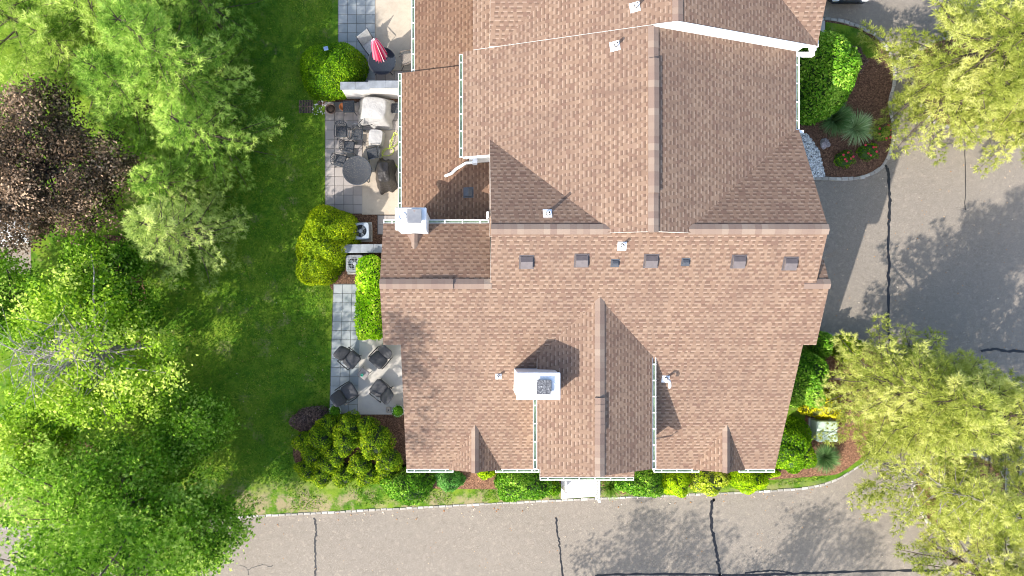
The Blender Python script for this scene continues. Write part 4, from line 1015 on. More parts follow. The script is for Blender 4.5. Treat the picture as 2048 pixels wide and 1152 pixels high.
mound("tiny lime shrub at the south east house corner", 1545, 946, 14, 8, .5, LIME, 0.070, 65)
mound("big mixed green shrub with yellow sprays at the south east corner", 1587, 897, 36, 50, 1.5, BOX_D, 0.093, 66, rot=R(-12), lump=.10, jit=.9, lvm=.58)
mound("golden yellow shrub above the pale green utility box", 1643, 812, 36, 26, .9, GOLD, 0.109, 67, jit=1.0, lump=.14, core=(.06, .07, .01))
mound("tall green shrub halfway along the east wall, half in shade", 1612, 758, 37, 56, 1.9, LAUREL, 0.116, 68, rot=R(-8), jit=.8, lvm=.6)
mound("small bright shrub at the east eave corner", 1642, 688, 17, 26, 1.2, LAUREL, 0.116, 69, jit=.8, lvm=.62)
mound("dark green yew beside the kerb at the driveway court", 1695, 697, 25, 26, 1.0, CYPR, 0.078, 70, jit=.9)
mound("huge rounded shrub in the garden island, half sunlit", 1645, 152, 51, 84, 3.1, LAUREL, 0.132, 71, jit=.8, lvm=.62, lump=.03)
mound("sparse brownish shrub under the pine in the garden island", 1706, 122, 24, 26, .7, BARB, 0.078, 72, jit=1.0, core=(.04, .035, .02))
ROSE = M_("rose_red_petals", (.62, .03, .07), .1, 5, .5)
for (x, y, r, s_, lb) in ((1689, 318, 17, 73, "rose bush with red flowers nearest the white gravel"), (1736, 303, 18, 74, "rose bush with red flowers near the curved kerb"), (1764, 266, 15, 75, "rose bush with pink flowers under the pine edge")):
    o = mound(lb, x, y, r, r * .9, .55, BOX_D, .06, s_, jit=1.0, lump=.16, name="rose_bush", N=900, lvm=.45, group="rose bushes in the garden island")
    rr = random.Random(s_)
    for k in range(6):
        mb = MB(); a = k * 1.05 + rr.random() * .8; q = rr.uniform(.10, .36); mb.lathe([(.0, -.02), (.045, .0), (.055, .03), (.02, .035), (.0, .02)], (q * math.cos(a), q * math.sin(a), .58 - q * .5), 7)
        mb.build("flower", ROSE, o)

def grass_clump(label, px, py, r, h, mat, n, seed, wd=.014):
    rg = np.random.default_rng(seed); B = W(px, py, .3); az = rg.random(n) * 6.283; tilt = rg.random(n) ** .7 * 1.25; L = h * rg.uniform(.7, 1.25, n)
    V, F, lv = [], [], []; steps = 5
    d = np.stack([np.cos(az), np.sin(az), np.zeros(n)], 1); s = np.stack([-np.sin(az), np.cos(az), np.zeros(n)], 1)
    base = d * (rg.random(n) * .12)[:, None]; rows = []
    for k in range(steps + 1):
        t = k / steps; out = r * np.sin(tilt) * t ** 1.2 * 1.05; z = L * np.cos(tilt * .8) * (t - .42 * t * t * np.sin(tilt) * 1.5)
        c = base + d * out[:, None] + np.array([0, 0, 1]) * np.maximum(z, .02)[:, None]; w_ = wd * (1 - t * .85)
        rows.append((c - s * w_, c + s * w_))
    V = np.stack([q for ab in rows for q in ab], 1).reshape(-1, 3); b = np.arange(n)[:, None] * (2 * (steps + 1))
    F = np.concatenate([b + np.array([[2 * k, 2 * k + 1, 2 * k + 3, 2 * k + 2]]) for k in range(steps)], 0)
    lv = np.repeat(np.clip(rg.normal(.5, .22, n), 0, 1), 2 * (steps + 1))
    o = mesh_np("ornamental_grass", V, [F], mat, None, lv=lv); o.location = (B.x, B.y, LAWN_TOP + .02); tag(o, label, "grass plant"); return o
grass_clump("dark green fountain grass between the huge shrub and the pale grass", 1670, 238, .78, 1.1, BLADE_D, 900, 81)
grass_clump("pale striped ornamental grass in the garden island", 1713, 257, .78, .95, BLADE_L, 420, 82, .017)
grass_clump("dark green fountain grass below the pale green utility box", 1650, 915, .66, .9, BLADE_D, 700, 83)
grass_clump("green daylily clump right of the front walk railing", 1222, 975, .52, .6, leaf_mat("daylily_blades", (.07, .17, .02), (.18, .33, .04), .3, .4, (.42, .52, .14)), 260, 84, .02)

# lawn blades (nobody could count them)
def inside(poly, x, y):
    c = np.zeros(len(x), bool); n = len(poly)
    for i in range(n):
        x0, y0 = poly[i]; x1, y1 = poly[(i + 1) % n]
        m = ((y0 > y) != (y1 > y)) & (x < (x1 - x0) * (y - y0) / (y1 - y0 + 1e-12) + x0); c ^= m
    return c
rg = np.random.default_rng(5)
def blades(name, regions, dens, hgt=.07):
    P = []
    for px in regions:
        q = [tuple(W(x, y, LAWN_TOP)[:2]) for x, y in px]; xs = [a for a, b in q]; ys = [b for a, b in q]
        n = int(dens * (max(xs) - min(xs)) * (max(ys) - min(ys))); x = rg.uniform(min(xs), max(xs), n); y = rg.uniform(min(ys), max(ys), n); k = inside(q, x, y); P.append(np.stack([x[k], y[k], np.full(k.sum(), LAWN_TOP)], 1))
    P = np.concatenate(P); P = P[(P[:, 1] > -8.1) | (np.sin(P[:, 0] * 2.3 + 1.5 * np.sin(P[:, 1] * 3)) + rg.normal(0, .5, len(P)) > .2)]; n = len(P); az = rg.random(n) * 6.283; d = np.stack([np.cos(az), np.sin(az), np.zeros(n)], 1); s = np.stack([-np.sin(az), np.cos(az), np.zeros(n)], 1)
    h = hgt * rg.uniform(.5, 1.4, n)[:, None]; w_ = rg.uniform(.010, .022, n)[:, None]; lean_ = rg.uniform(.2, 1.5, n)[:, None]
    V = np.stack([P - s * w_, P + s * w_, P + d * h * lean_ + np.array([0, 0, 1]) * h], 1).reshape(-1, 3)
    pt = .5 + .25 * np.sin(P[:, 0] * 1.3 + 2 * np.sin(P[:, 1] * .9)) * np.sin(P[:, 1] * 1.1) 
    lv = np.repeat(np.clip(pt + rg.normal(0, .2, n), 0, 1), 3)
    o = mesh_np(name, V, [np.arange(3 * n).reshape(-1, 3)], BLADE_G, None, lv=lv); tag(o, kind="stuff"); return o
blades("grass", [[(420, -20), (670, -20), (640, 200), (648, 420), (590, 480), (600, 560), (662, 575), (655, 830), (590, 850), (585, 960), (760, 960), (800, 1005), (700, 1016), (470, 1028), (250, 1040), (260, 600), (420, 300)],
                  [(800, 980), (1115, 975), (1118, 992), (900, 1006), (800, 1010)], [(1205, 985), (1560, 962), (1660, 945), (1650, 958), (1560, 972), (1300, 985)], [(1650, 50), (1740, 80), (1738, 120), (1655, 90)]], 420)

# ------------------------------------------------------------------ privacy walls
PZ = 0.16     # patio level
def privacy(px0, px1, py, h0, h1, step_px, label, seed, ht=.30):
    a = W(px0, py, h0); b = W(step_px, py, h1); c = W(px1, py, h1); y = W(0, py, (h0 + h1) / 2).y
    t = thing("privacy_wall", label, "wall", (b.x, y, 0))
    for (xa, xb, h) in ((a.x, b.x, h0), (b.x, c.x, h1)):
        mb = MB(); mb.box(xa, y - ht / 2 + .03, 0, xb, y + ht / 2 - .03, h - .05); mb.build("panel", M_("white_stucco", (.52, .505, .49), .08, 1.6, .8, 0, .004, 60), t, (b.x, y, 0))
        k = max(1, round((xb - xa) / .62)); L = (xb - xa) / k
        mb = MB()
        for i in range(k): mb.bevbox(xa + i * L - (.03 if i == 0 else -.003), y - ht / 2 - .01, h - .05, xa + (i + 1) * L - .003, y + ht / 2 + .01, h, .01)
        mb.build("coping", M_("blue_grey_coping", (.20, .22, .245), .18, 3.0, .7), t, (b.x, y, 0))
    return t
privacy(682, 806, 170, 1.60, 1.78, 738, "white stepped privacy wall with grey coping between the two upper patios", 1)
privacy(683, 770, 497, 1.05, 1.15, 724, "low white privacy wall between the two air conditioner units", 2, .34)

# ------------------------------------------------------------------ patio furniture
FRAME = M_("wrought_slate_metal", (0.045, 0.053, 0.065), .2, 8, .6, .1)
CUSH = M_("dark_slate_seat", (0.048, 0.058, 0.070), .15, 10, .85, spec=.2)
MESHM = None
n = NT("scrolled_lattice"); p = n.obj()
vz = n.new("ShaderNodeTexVoronoi", feature='DISTANCE_TO_EDGE'); n.put(vz.inputs["Vector"], p); vz.inputs["Scale"].default_value = 15.0
lat = n.ramp(vz.outputs["Distance"], [(.10, (.040, .046, .055)), (.26, (.090, .086, .084))]); n.bump(vz.outputs["Distance"], .01, .6); LATT = n.finish(lat, .9, .0, .08)
n = NT("pierced_metal_mesh"); p = n.obj()
vz = n.new("ShaderNodeTexVoronoi"); n.put(vz.inputs["Vector"], p); vz.inputs["Scale"].default_value = 26.0; vz.inputs["Randomness"].default_value = .15
PIERC = n.finish(n.ramp(vz.outputs["Distance"], [(.30, (.012, .014, .018)), (.46, (.030, .038, .052))]), .9, .0, .05)

def dining_chair(label):
    t = thing("patio_chair", label, "chair", (0, 0, PZ), 0, "wrought metal chairs on the middle patio")
    mb = MB(); mb.bevbox(-.235, -.23, .40, .235, .23, .445, .03); seat = mb.build("seat", CUSH, t)
    mb = MB(); mb.bevbox(-.21, -.205, .445, .21, .205, .47, .02); mb.build("seat_pad", LATT, seat)
    # arched back with scrolls
    mb = MB(); arch = []
    for k in range(13):
        a = math.pi * k / 12; arch.append((-.225 * math.cos(a), .235 + .10 * (math.sin(a) * .5 + .5) + .02, .48 + .36 * math.sin(a) ** .7))
    mb.tube([(-.225, .215, .42)] + arch + [(.225, .215, .42)], .017, 6)
    mb.tube([(-.22, .25, .52), (.22, .25, .52)], .013, 5)
    for x in (-.14, -.07, 0, .07, .14):
        top = .48 + .36 * (max(0.0, 1 - (x / .225) ** 2)) ** .35 - .02
        mb.tube([(x, .25, .52), (x + .028, .27, .52 + (top - .52) * .3), (x - .028, .295, .52 + (top - .52) * .7), (x, .325, top)], .012, 5)
    mb.build("backrest", FRAME, t)
    for s in (-1, 1):
        mb = MB(); mb.tube([(s * .245, .24, .62), (s * .275, .05, .645), (s * .285, -.17, .63), (s * .275, -.22, .57), (s * .25, -.20, .44)], .015, 6); mb.build("arm", FRAME, t)
        for y in (-.21, .21):
            mb = MB(); mb.tube([(s * .22, y, .41), (s * .235, y * 1.08, .25), (s * .23, y * 1.05, .12), (s * .265, y * 1.22, .02), (s * .285, y * 1.3, .02)], .015, 6); mb.build("leg", FRAME, t)
    return t
ch = dining_chair("slate metal chair with arched scroll back, nearest the lawn and the square side table")
def place(o, px, py, rz, z=PZ, h=.45):
    p = W(px, py, z + h); o.location = (p.x, p.y, z); o.rotation_euler = (0, 0, R(rz)); return o
place(ch, 683, 263, 2)
place(dup(ch, label="slate metal chair with arched scroll back, partly under the covered grill's side sticks"), 714, 268, -4)
place(dup(ch, label="slate metal chair turned sideways between the upper chairs and the round table"), 698, 293, 84)
place(dup(ch, label="slate metal chair pushed under the lawn side of the round scrolled table"), 681, 321, 78)
place(dup(ch, label="dark metal chair right below the white covered stool"), 745, 306, -80)

def round_table(name, label, px, py, rad, top_m, z=PZ, h=.72, group=None, hole=False):
    p = W(px, py, z + h); t = thing(name, label, "table", (p.x, p.y, z))
    mb = MB(); mb.lathe([(.03, h - .035), (rad - .03, h - .035), (rad, h - .02), (rad, h), (rad - .035, h + .004), (rad - .04, h), (.03, h)], (0, 0, 0), 48); mb.build("tabletop", top_m, t)
    mb = MB(); mb.tube([(rad * math.cos(a), rad * math.sin(a), h - .005) for a in np.linspace(0, 2 * math.pi, 49)], .018, 6); mb.build("table_rim", FRAME, t)
    for k in range(4):
        a = math.pi / 4 + k * math.pi / 2; c, s = math.cos(a), math.sin(a)
        mb = MB(); mb.tube([(c * .42, s * .42, h - .03), (c * .30, s * .30, .45), (c * .34, s * .34, .2), (c * (rad * .92), s * (rad * .92), .0 + .02)], .018, 6); mb.build("leg", FRAME, t)
    return t
round_table("round_table", "round scrolled metal table beside the black covered grill", 714, 341, .60, LATT)
ut = round_table("round_table", "round pierced metal table under the folded pink parasol", 764, 122, .575, PIERC)

# folded pink and white parasol standing through the table
p = W(764, 122, .9); t = thing("parasol", "closed pink and white striped parasol standing in the upper patio table", "parasol", (p.x, p.y, PZ))
PINK = leaf_mat("striped_pink_canvas", (.78, .04, .17), (.86, .55, .60), .15, .8)
mb = MB(); tip = Vector((-.10, .28, 2.45)); mb.tube([(0, 0, .0), tip], .022, 8); mb.build("pole", TRIM, t)
mb = MB(); mb.lathe([(.24, 0), (.24, .05), (.05, .09), (.04, .25)], (0, 0, 0), 20); mb.build("base", BLACKM, t)
nf = 16; rows = [(2.44, .04), (2.30, .14), (2.0, .20), (1.6, .25), (1.25, .29), (1.02, .32)]; V = []; lvv = []
for zz, rad in rows:
    f = zz / 2.45
    for k in range(nf * 2):
        a = math.pi * k / nf; rr_ = rad * (1.0 if k % 2 else .55)
        V.append((tip.x * f + rr_ * math.cos(a), tip.y * f + rr_ * math.sin(a), zz + (.05 * math.sin(k * 2.1) if rad > .2 else 0))); lvv.append(1.0 if (k // 2) % 2 else 0.0)
m_ = nf * 2; Fq = [[j * m_ + i, j * m_ + (i + 1) % m_, (j + 1) * m_ + (i + 1) % m_, (j + 1) * m_ + i] for j in range(len(rows) - 1) for i in range(m_)]
V.append((tip.x, tip.y, 2.47)); lvv.append(.6)
mesh_np("canopy", np.array(V), [np.array(Fq), np.array([[i, (i + 1) % m_, len(V) - 1] for i in range(m_)])], PINK, t, lv=lvv)
mb = MB(); mb.lathe([(.0, 0), (.05, .0), (.03, .04), (.0, .08)], tuple(tip), 10); mb.build("finial", TRIM, t)

# sling chair and cushioned chair at that table
p = W(741, 92, .6); t = thing("sling_chair", "pale grey sling chair tilted beside the closed parasol", "chair", (p.x, p.y, PZ), R(38))
SLING = M_("pale_sling_fabric", (.40, .41, .40), .12, 12, .7)
mb = MB(); mb.add([(-.27, .22, .42), (.27, .22, .42), (.27, .46, .95), (-.27, .46, .95), (-.27, .24, .40), (.27, .24, .40), (.27, .48, .94), (-.27, .48, .94)], [(0, 1, 2, 3), (7, 6, 5, 4), (0, 4, 5, 1), (2, 6, 7, 3)]); mb.build("backrest", SLING, t)
mb = MB(); mb.box(-.27, -.26, .385, .27, .22, .41); mb.build("seat", SLING, t)
for s in (-1, 1):
    mb = MB(); mb.tube([(s * .29, .5, .98), (s * .29, .22, .41), (s * .29, -.28, .40), (s * .29, -.30, .02)], .016, 6); mb.tube([(s * .29, .30, .62), (s * .31, -.22, .64), (s * .30, -.3, .3)], .016, 6); mb.build("side_frame", FRAME, t)
p = W(815, 118, .6); t = thing("mesh_chair", "beige mesh chair in the sun beside the gutter of the upper patio", "chair", (p.x, p.y, PZ), R(-82))
BEIGE = M_("beige_cushion", (.60, .52, .41), .1, 8, .85)
mb = MB(); mb.bevbox(-.25, -.26, .39, .25, .24, .44, .03); mb.build("seat", M_("tan_mesh", (.22, .195, .17), .25, 30, .7), t)
mb = MB(); mb.bevbox(-.25, .20, .42, .25, .30, .95, .04); mb.build("backrest", BEIGE, t)
for s in (-1, 1):
    mb = MB(); mb.tube([(s * .27, .26, .66), (s * .29, 0, .67), (s * .29, -.22, .62), (s * .26, -.3, .42)], .018, 6); mb.build("arm", M_("brown_frame", (.10, .08, .065), .1, 6, .5), t)
    for y in (-.26, .27):
        mb = MB(); mb.tube([(s * .25, y * .8, .4), (s * .27, y, .2), (s * .30, y * 1.3, .02)], .016, 6); mb.build("leg", BLACKM, t)

# square side tables
def side_table(px, py, rz, s, label):
    p = W(px, py, PZ + .45); t = thing("side_table", label, "table", (p.x, p.y, PZ), R(rz), "square metal side tables on the middle patio")
    mb = MB(); mb.bevbox(-s, -s, .41, s, s, .45, .035); top = mb.build("tabletop", CUSH, t)
    mb = MB(); mb.bevbox(-s * .78, -s * .78, .45, s * .78, s * .78, .457, .02); mb.build("lattice_panel", LATT, top)
    for x in (-1, 1):
        for y in (-1, 1):
            mb = MB(); mb.tube([(x * s * .85, y * s * .85, .42), (x * s * .95, y * s * .95, .2), (x * s * 1.12, y * s * 1.12, .02)], .016, 6); mb.build("leg", FRAME, t)
side_table(697, 213, 2, .25, "slate square side table beside the orange pot"); side_table(792, 216, 0, .20, "dark square side table half under the patio gutter")

# shrouded furniture and grill: draped covers
def drape(label, cat, name, px, py, sx, sy, h, rot, mat, seed, top=.62, flare=.10, ridge_=0.0, wr=.035, legs=0, z=PZ, shift=(0, 0)):
    rg = np.random.default_rng(seed); p = W(px, py, z + h * .6); t = thing(name, label, cat, (p.x, p.y, z), R(rot))
    nu, nv = 72, 22; V = []
    ph = rg.uniform(0, 6.28, 8)
    for j in range(nv):
        f = j / (nv - 1)
        for i in range(nu):
            a = 2 * math.pi * i / nu; c, s = math.cos(a), math.sin(a); q = (abs(c) ** 5 + abs(s) ** 5) ** (-.2)
            fold = wr * (math.sin(a * 5 + ph[0]) + .8 * math.sin(a * 8 + ph[1]) + .6 * math.sin(a * 13 + ph[2]))
            if f < .45:
                k = f / .45; r = top * k; zz = h - .05 * h * k ** 2 + wr * .5 * k * math.sin(a * 3 + ph[3]) + wr * .35 * math.sin(7 * r * c + ph[4]) * math.sin(6 * r * s + ph[5])
                x, y = q * c * r * sx, q * s * r * sy; zz += ridge_ * (1 - abs(y) / sy)
            else:
                k = (f - .45) / .55; r = top + (1 + flare * k - top) * k ** .8 + fold * k * 1.6; zz = (h * .95) * (1 - k) ** 1.05 + .03 + wr * .6 * math.sin(a * 6 + ph[6]) * k
                x, y = q * c * r * sx, q * s * r * sy; zz += ridge_ * (1 - k) * (1 - abs(y) / sy * .8)
            V.append((x + shift[0] * f, y + shift[1] * f, max(.01, zz)))
    F = [[j * nu + i, j * nu + (i + 1) % nu, (j + 1) * nu + (i + 1) % nu, (j + 1) * nu + i] for j in range(nv - 1) for i in range(nu)]
    o = mesh_np("fabric_cover", np.array(V), [np.array(F)[:, ::-1].copy()], mat, t, smooth=True)
    for s in (-1, 1):
        for y in (-1, 1):
            if legs: mb = MB(); mb.tube([(s * sx * .7, y * sy * .7, .3), (s * sx * .8, y * sy * .85, .01)], .018, 6); mb.build("leg", BLACKM, t)
    return t
def cloth(name, c, rough, sc=3.0):
    n = NT(name); p = n.obj(); f = n.noise(p, sc, 5, .6); fb = n.noise(p, 7.0, 4, .6)
    n.bump(fb, .05, .7); return n.finish(n.ramp(f, [(.3, tuple(x * .82 for x in c)), (.7, c)]), rough, 0, .3)
WCOV = cloth("off_white_cover", (.37, .365, .36), .55); BCOV = cloth("black_vinyl_cover", (.030, .027, .026), .38)
drape("large grill shrouded in a wrinkled off-white cover below the upper privacy wall", "covered grill", "covered_grill", 750, 219, .68, .60, .95, -6, WCOV, 3, top=.70, flare=.14, wr=.03, legs=1)
drape("small square stool under a tight white cover beside the hose", "covered stool", "covered_stool", 752, 275, .33, .34, .52, -6, WCOV, 4, top=.86, flare=.04, wr=.014, legs=1)
gt = drape("barbecue grill under a black vinyl cover with a white label, right of the round table", "covered grill", "covered_grill", 769, 347, .38, .62, 1.05, 4, BCOV, 5, top=.62, flare=.16, ridge_=.10, wr=.04, legs=1)
mb = MB(); mb.add([(.265, .02, .90), (.265, .24, .90), (.225, .24, 1.01), (.225, .02, 1.01)], [(0, 1, 2, 3)]); pl = mb.build("label_patch", M_("white_label", (.72, .72, .72), .03, 4, .5), gt)
mb = MB(); mb.add([(.262, .19, .912), (.262, .225, .912), (.235, .225, .99), (.235, .19, .99)], [(0, 1, 2, 3)]); 
for v in range(len(mb.v)): mb.v[v] = (mb.v[v][0] + .006, mb.v[v][1], mb.v[v][2] + .006)
mb.build("dark_mark", BLACKM, pl)
# prop stick poles beside the big cover
for i, (a, b, lb) in enumerate((((706, 262, .5), (725, 238, .6), "short dark stake lying across the upper chairs"), ((700, 259, .5), (745, 249, .55), "long dark stake lying across the upper chairs towards the covered grill"))):
    A = W(*a[:2], PZ + a[2] + .24); Bv = W(*b[:2], PZ + b[2] + .24); mb = MB(); mb.tube([A, A.lerp(Bv, .5), Bv], .016, 6); o = mb.build("stake", BLACKM, None, tuple(A)); tag(o, lb, "stake")

# lime garden hose
HOSE = M_("lime_hose", (.50, .62, .08), .08, 6, .45); mb = MB(); pts = []
def hz(px, py, z=PZ + .025): p = W(px, py, z); return tuple(p)
pts = [hz(x, y, PZ + .03 + .012 * i) for i, (x, y) in enumerate([(791, 268), (784, 275), (781, 285), (779, 294), (789, 292), (796, 284), (797, 272), (791, 266), (787, 268)])]
pts += [hz(x, y, PZ + .05) for x, y in [(781, 296), (773, 296), (766, 301), (764, 309), (772, 312), (782, 309), (787, 302), (782, 296), (772, 299), (766, 307), (764, 316)]]
pts += [hz(x, y) for x, y in [(768, 322), (780, 323), (790, 328), (797, 338), (801, 350)]]
mb.tube(catmull(pts, 5), .016, 6); o = mb.build("garden_hose", HOSE, None, pts[0]); tag(o, "lime green garden hose coiled beside the black covered grill", "hose")
# pots
TERRA = M_("orange_terracotta", (.52, .17, .05), .12, 6, .7); BROWNP = M_("brown_glazed_pot", (.16, .10, .075), .2, 8, .45); SOIL = M_("dark_potting_soil", (.05, .032, .022), .3, 25, .95, 0, .01)
def pot(label, px, py, r, h, m, z=PZ, fill=True, group=None):
    p = W(px, py, z + h); t = thing("flower_pot", label, "pot", (p.x, p.y, z), 0, group)
    mb = MB(); mb.lathe([(r * .68, 0), (r * .95, h * .8), (r * 1.06, h * .84), (r * 1.06, h), (r * .93, h), (r * .88, h * .78), (.0, h * .76)], (0, 0, 0), 28); mb.build("pot_body", m, t)
    if fill: mb = MB(); mb.lathe([(0, h * .83), (r * .86, h * .82), (r * .88, h * .79)], (0, 0, 0), 20); mb.build("soil", SOIL, t)
    return t
pot("brown glazed pot of bare soil at the lawn corner of the middle patio", 661, 217, .21, .34, BROWNP); pot("empty orange terracotta pot tucked behind the square side table", 686, 213, .16, .26, TERRA, fill=False)
def planted(label, px, py, seed):
    t = pot(label, px, py, .24, .36, M_("white_ceramic", (.72, .73, .75), .1, 5, .4))
    rg = np.random.default_rng(seed); nl = 900; u = unit(rg.normal(size=(nl, 3)) + np.array([0, 0, .6])); pos = u * np.array([.25, .25, .24]) * rg.uniform(.5, 1.1, (nl, 1)) + np.array([0, 0, .42])
    V, F, lv = leaf_mesh(pos, unit(u + rg.normal(size=u.shape) * .6), np.full(nl, .06), rg, np.full(nl, .4)); mesh_np("foliage", V, [F], LAUREL, t, lv=lv); return t
planted("white pot of dark foliage at the lawn corner of the south patio", 670, 822, 3); planted("white pot of trailing plants against the house on the south patio", 796, 822, 4)
p = W(777, 820, .2); mb = MB(); mb.bevbox(p.x - .10, p.y - .12, PZ, p.x + .10, p.y + .12, .24, .02); mb.lathe([(.03, .241), (.03, .246)], (p.x, p.y, 0), 10, 1)
o = mb.build("umbrella_base", [M_("tan_stone", (.36, .31, .25), .2, 8, .8), BLACKM], None, (p.x, p.y, PZ)); tag(o, "small tan stone block with a dark hole beside the trailing plant pot", "block")

# lounge chairs round a small table on the south patio
PAD = cloth("charcoal_lounge_pad", (.058, .060, .066), .75, 8.0)
def lounge(label):
    t = thing("lounge_chair", label, "lounge chair", (0, 0, PZ), 0, "charcoal lounge chairs on the south patio")
    def pad(name, y0, z0, y1, z1, w0, w1, th=.07):
        V = []; nx, ny = 9, 7
        d = Vector((0, y1 - y0, z1 - z0)); nrm = Vector((0, -d.z, d.y)).normalized(); 
        if nrm.z < 0: nrm = -nrm
        for side in (1, -1):
            for j in range(ny):
                f = j / (ny - 1); w = w0 + (w1 - w0) * f; e = 1 - .25 * max(0, abs(2 * f - 1) - .7) / .3
                for i in range(nx):
                    g = 2 * i / (nx - 1) - 1; th_ = th * .5 * (1 - .75 * abs(g) ** 4) * (1 - .6 * abs(2 * f - 1) ** 5)
                    c = Vector((g * w * e, y0, z0)) + d * f + nrm * th_ * side; V.append(tuple(c))
        F = []; m = nx * ny
        for j in range(ny - 1):
            for i in range(nx - 1):
                a = j * nx + i; F.append([a, a + 1, a + nx + 1, a + nx]); F.append([m + a + nx, m + a + nx + 1, m + a + 1, m + a])
        for i in range(nx - 1): F.append([i + 1, i, m + i, m + i + 1]); F.append([(ny - 1) * nx + i, (ny - 1) * nx + i + 1, m + (ny - 1) * nx + i + 1, m + (ny - 1) * nx + i])
        for j in range(ny - 1): F.append([j * nx, (j + 1) * nx, m + (j + 1) * nx, m + j * nx]); F.append([(j + 1) * nx + nx - 1, j * nx + nx - 1, m + j * nx + nx - 1, m + (j + 1) * nx + nx - 1])
        return mesh_np(name, np.array(V), [np.array(F)], PAD, t, smooth=True)
    pad("seat", -.40, .43, .20, .38, .355, .33, .10); pad("backrest", .17, .40, .60, .98, .335, .28, .09)
    for s in (-1, 1):
        mb = MB(); mb.tube([(s * .37, .34, .66), (s * .385, .05, .62), (s * .385, -.22, .60), (s * .38, -.28, .56)], .022, 6); mb.build("arm", BLACKM, t)
        for y in (-.26, .30):
            mb = MB(); mb.tube([(s * .38, y, .60), (s * .37, y, .3), (s * .36, y * 1.05, .01)], .018, 6); mb.build("leg", BLACKM, t)
    return t
lc = lounge("charcoal lounge chair on the grey pavers, upper of the two by the lawn"); place(lc, 699, 717, 50, PZ, .45)
place(dup(lc, label="charcoal lounge chair on pale concrete, nearest the hedge and wall"), 760, 716, -42, PZ, .45)
place(dup(lc, label="charcoal lounge chair on the grey pavers, lower of the two by the lawn"), 694, 786, 122, PZ, .45)
place(dup(lc, label="charcoal lounge chair on pale concrete in front of the trailing plant pot"), 761, 780, -128, PZ, .45)
p = W(727, 748, .55); t = thing("small_table", "small square grey table with a green candle in the middle of the four lounge chairs", "table", (p.x, p.y, PZ), R(-35))
mb = MB(); mb.bevbox(-.21, -.21, .36, .21, .21, .40, .04); mb.build("tabletop", M_("grey_brown_top", (.20, .185, .18), .15, 8, .6), t)
for x in (-1, 1):
    for y in (-1, 1): mb = MB(); mb.tube([(x * .18, y * .18, .37), (x * .2, y * .2, .01)], .016, 6); mb.build("leg", BLACKM, t)
p = W(724, 750, .62); mb = MB(); mb.lathe([(.055, 0), (.065, .09), (.06, .10), (.045, .10), (.04, .06), (.0, .06)], (p.x, p.y, PZ + .405), 18); o = mb.build("candle", M_("teal_green_glass", (.02, .36, .24), .1, 5, .25), None, (p.x, p.y, PZ + .405)); tag(o, "teal green candle glass on the small lounge table", "candle")

# air conditioners
ACG = M_("pale_grey_steel", (.36, .385, .40), .06, 4, .45, .1); ACD = M_("dark_fan_well", (.02, .022, .026), .1, 6, .7)
def ac_unit(label, px, py, s, h, rot, mats, grid, seed):
    p = W(px, py, h + .1); t = thing("air_conditioner", label, "air conditioner", (p.x, p.y, .12), R(rot), "air conditioner units beside the house")
    mb = MB(); mb.bevbox(-s - .06, -s - .06, 0, s + .06, s + .06, .05, .02); mb.build("pad", CONCW, t)
    mb = MB(); mb.bevbox(-s, -s, .05, s, s, h - .20, .07, 0)
    for k in range(8): z = .10 + k * (h - .38) / 8; mb.bevbox(-s - .006, -s - .006, z, s + .006, s + .006, z + .03, .07)
    mb.build("cabinet", mats[0], t)
    # top: ring plate round a fan well
    nn = 40; rf = s * .70; V = []
    for k in range(nn):
        a = 2 * math.pi * k / nn; c, q = math.cos(a), math.sin(a); e = (abs(c) ** 9 + abs(q) ** 9) ** (-1 / 9)
        V += [(c * e * s, q * e * s, h - .215), (c * e * s * .97, q * e * s * .97, h), (c * rf, q * rf, h), (c * rf, q * rf, h - .17)]
    V.append((0, 0, h - .17)); F = []; T3 = []
    for k in range(nn):
        a, b = 4 * k, 4 * ((k + 1) % nn); F += [[a, b, b + 1, a + 1], [a + 1, b + 1, b + 2, a + 2], [a + 2, b + 2, b + 3, a + 3]]; T3.append([a + 3, b + 3, 4 * nn])
    mi = [0, 0, 1] * nn + [1] * nn
    mesh_np("top_panel", np.array(V), [np.array(F), np.array(T3)], [mats[1], ACD], t, midx=mi)
    mb = MB()
    for k in range(3):
        a0 = 2 * math.pi * k / 3 + .5 + seed
        vs = []
        for (rr_, da, z) in ((.08, -.25, -.11), (rf * .55, -.42, -.13), (rf * .92, -.34, -.13), (rf * .95, .30, -.08), (rf * .6, .38, -.08), (.08, .3, -.10)): vs.append((rr_ * math.cos(a0 + da), rr_ * math.sin(a0 + da), h + z))
        mb.add(vs + [(x, y, z - .008) for x, y, z in vs], [(0, 1, 2, 3, 4, 5), (11, 10, 9, 8, 7, 6)])
    mb.lathe([(.085, h - .16), (.085, h - .06), (.06, h - .05)], (0, 0, 0), 16); mb.build("fan", ACG, t)
    mb = MB()
    if grid:
        for k in range(-4, 5): mb.box(-s * .86, k * s * .19 - .005, h + .003, s * .86, k * s * .19 + .005, h + .011); 
        for k in range(-2, 3): mb.box(k * s * .36 - .005, -s * .86, h + .011, k * s * .36 + .005, s * .86, h + .019)
    else:
        for k in range(16):
            a = 2 * math.pi * k / 16; mb.tube([(.09 * math.cos(a), .09 * math.sin(a), h + .012), (rf * math.cos(a), rf * math.sin(a), h + .008)], .0045, 4)
        for q in (.4, .7, 1.0): mb.tube([(rf * q * math.cos(a), rf * q * math.sin(a), h + .012) for a in np.linspace(0, 2 * math.pi, 33)], .0045, 4)
    mb.build("fan_guard", ACG if grid else SLATE, t)
ac_unit("pale blue air conditioner half hidden behind the yellowish clipped shrub", 721, 462, .36, .62, 2, (ACG, M_("pale_blue_steel", (.30, .345, .39), .05, 4, .4, .1)), False, .4)
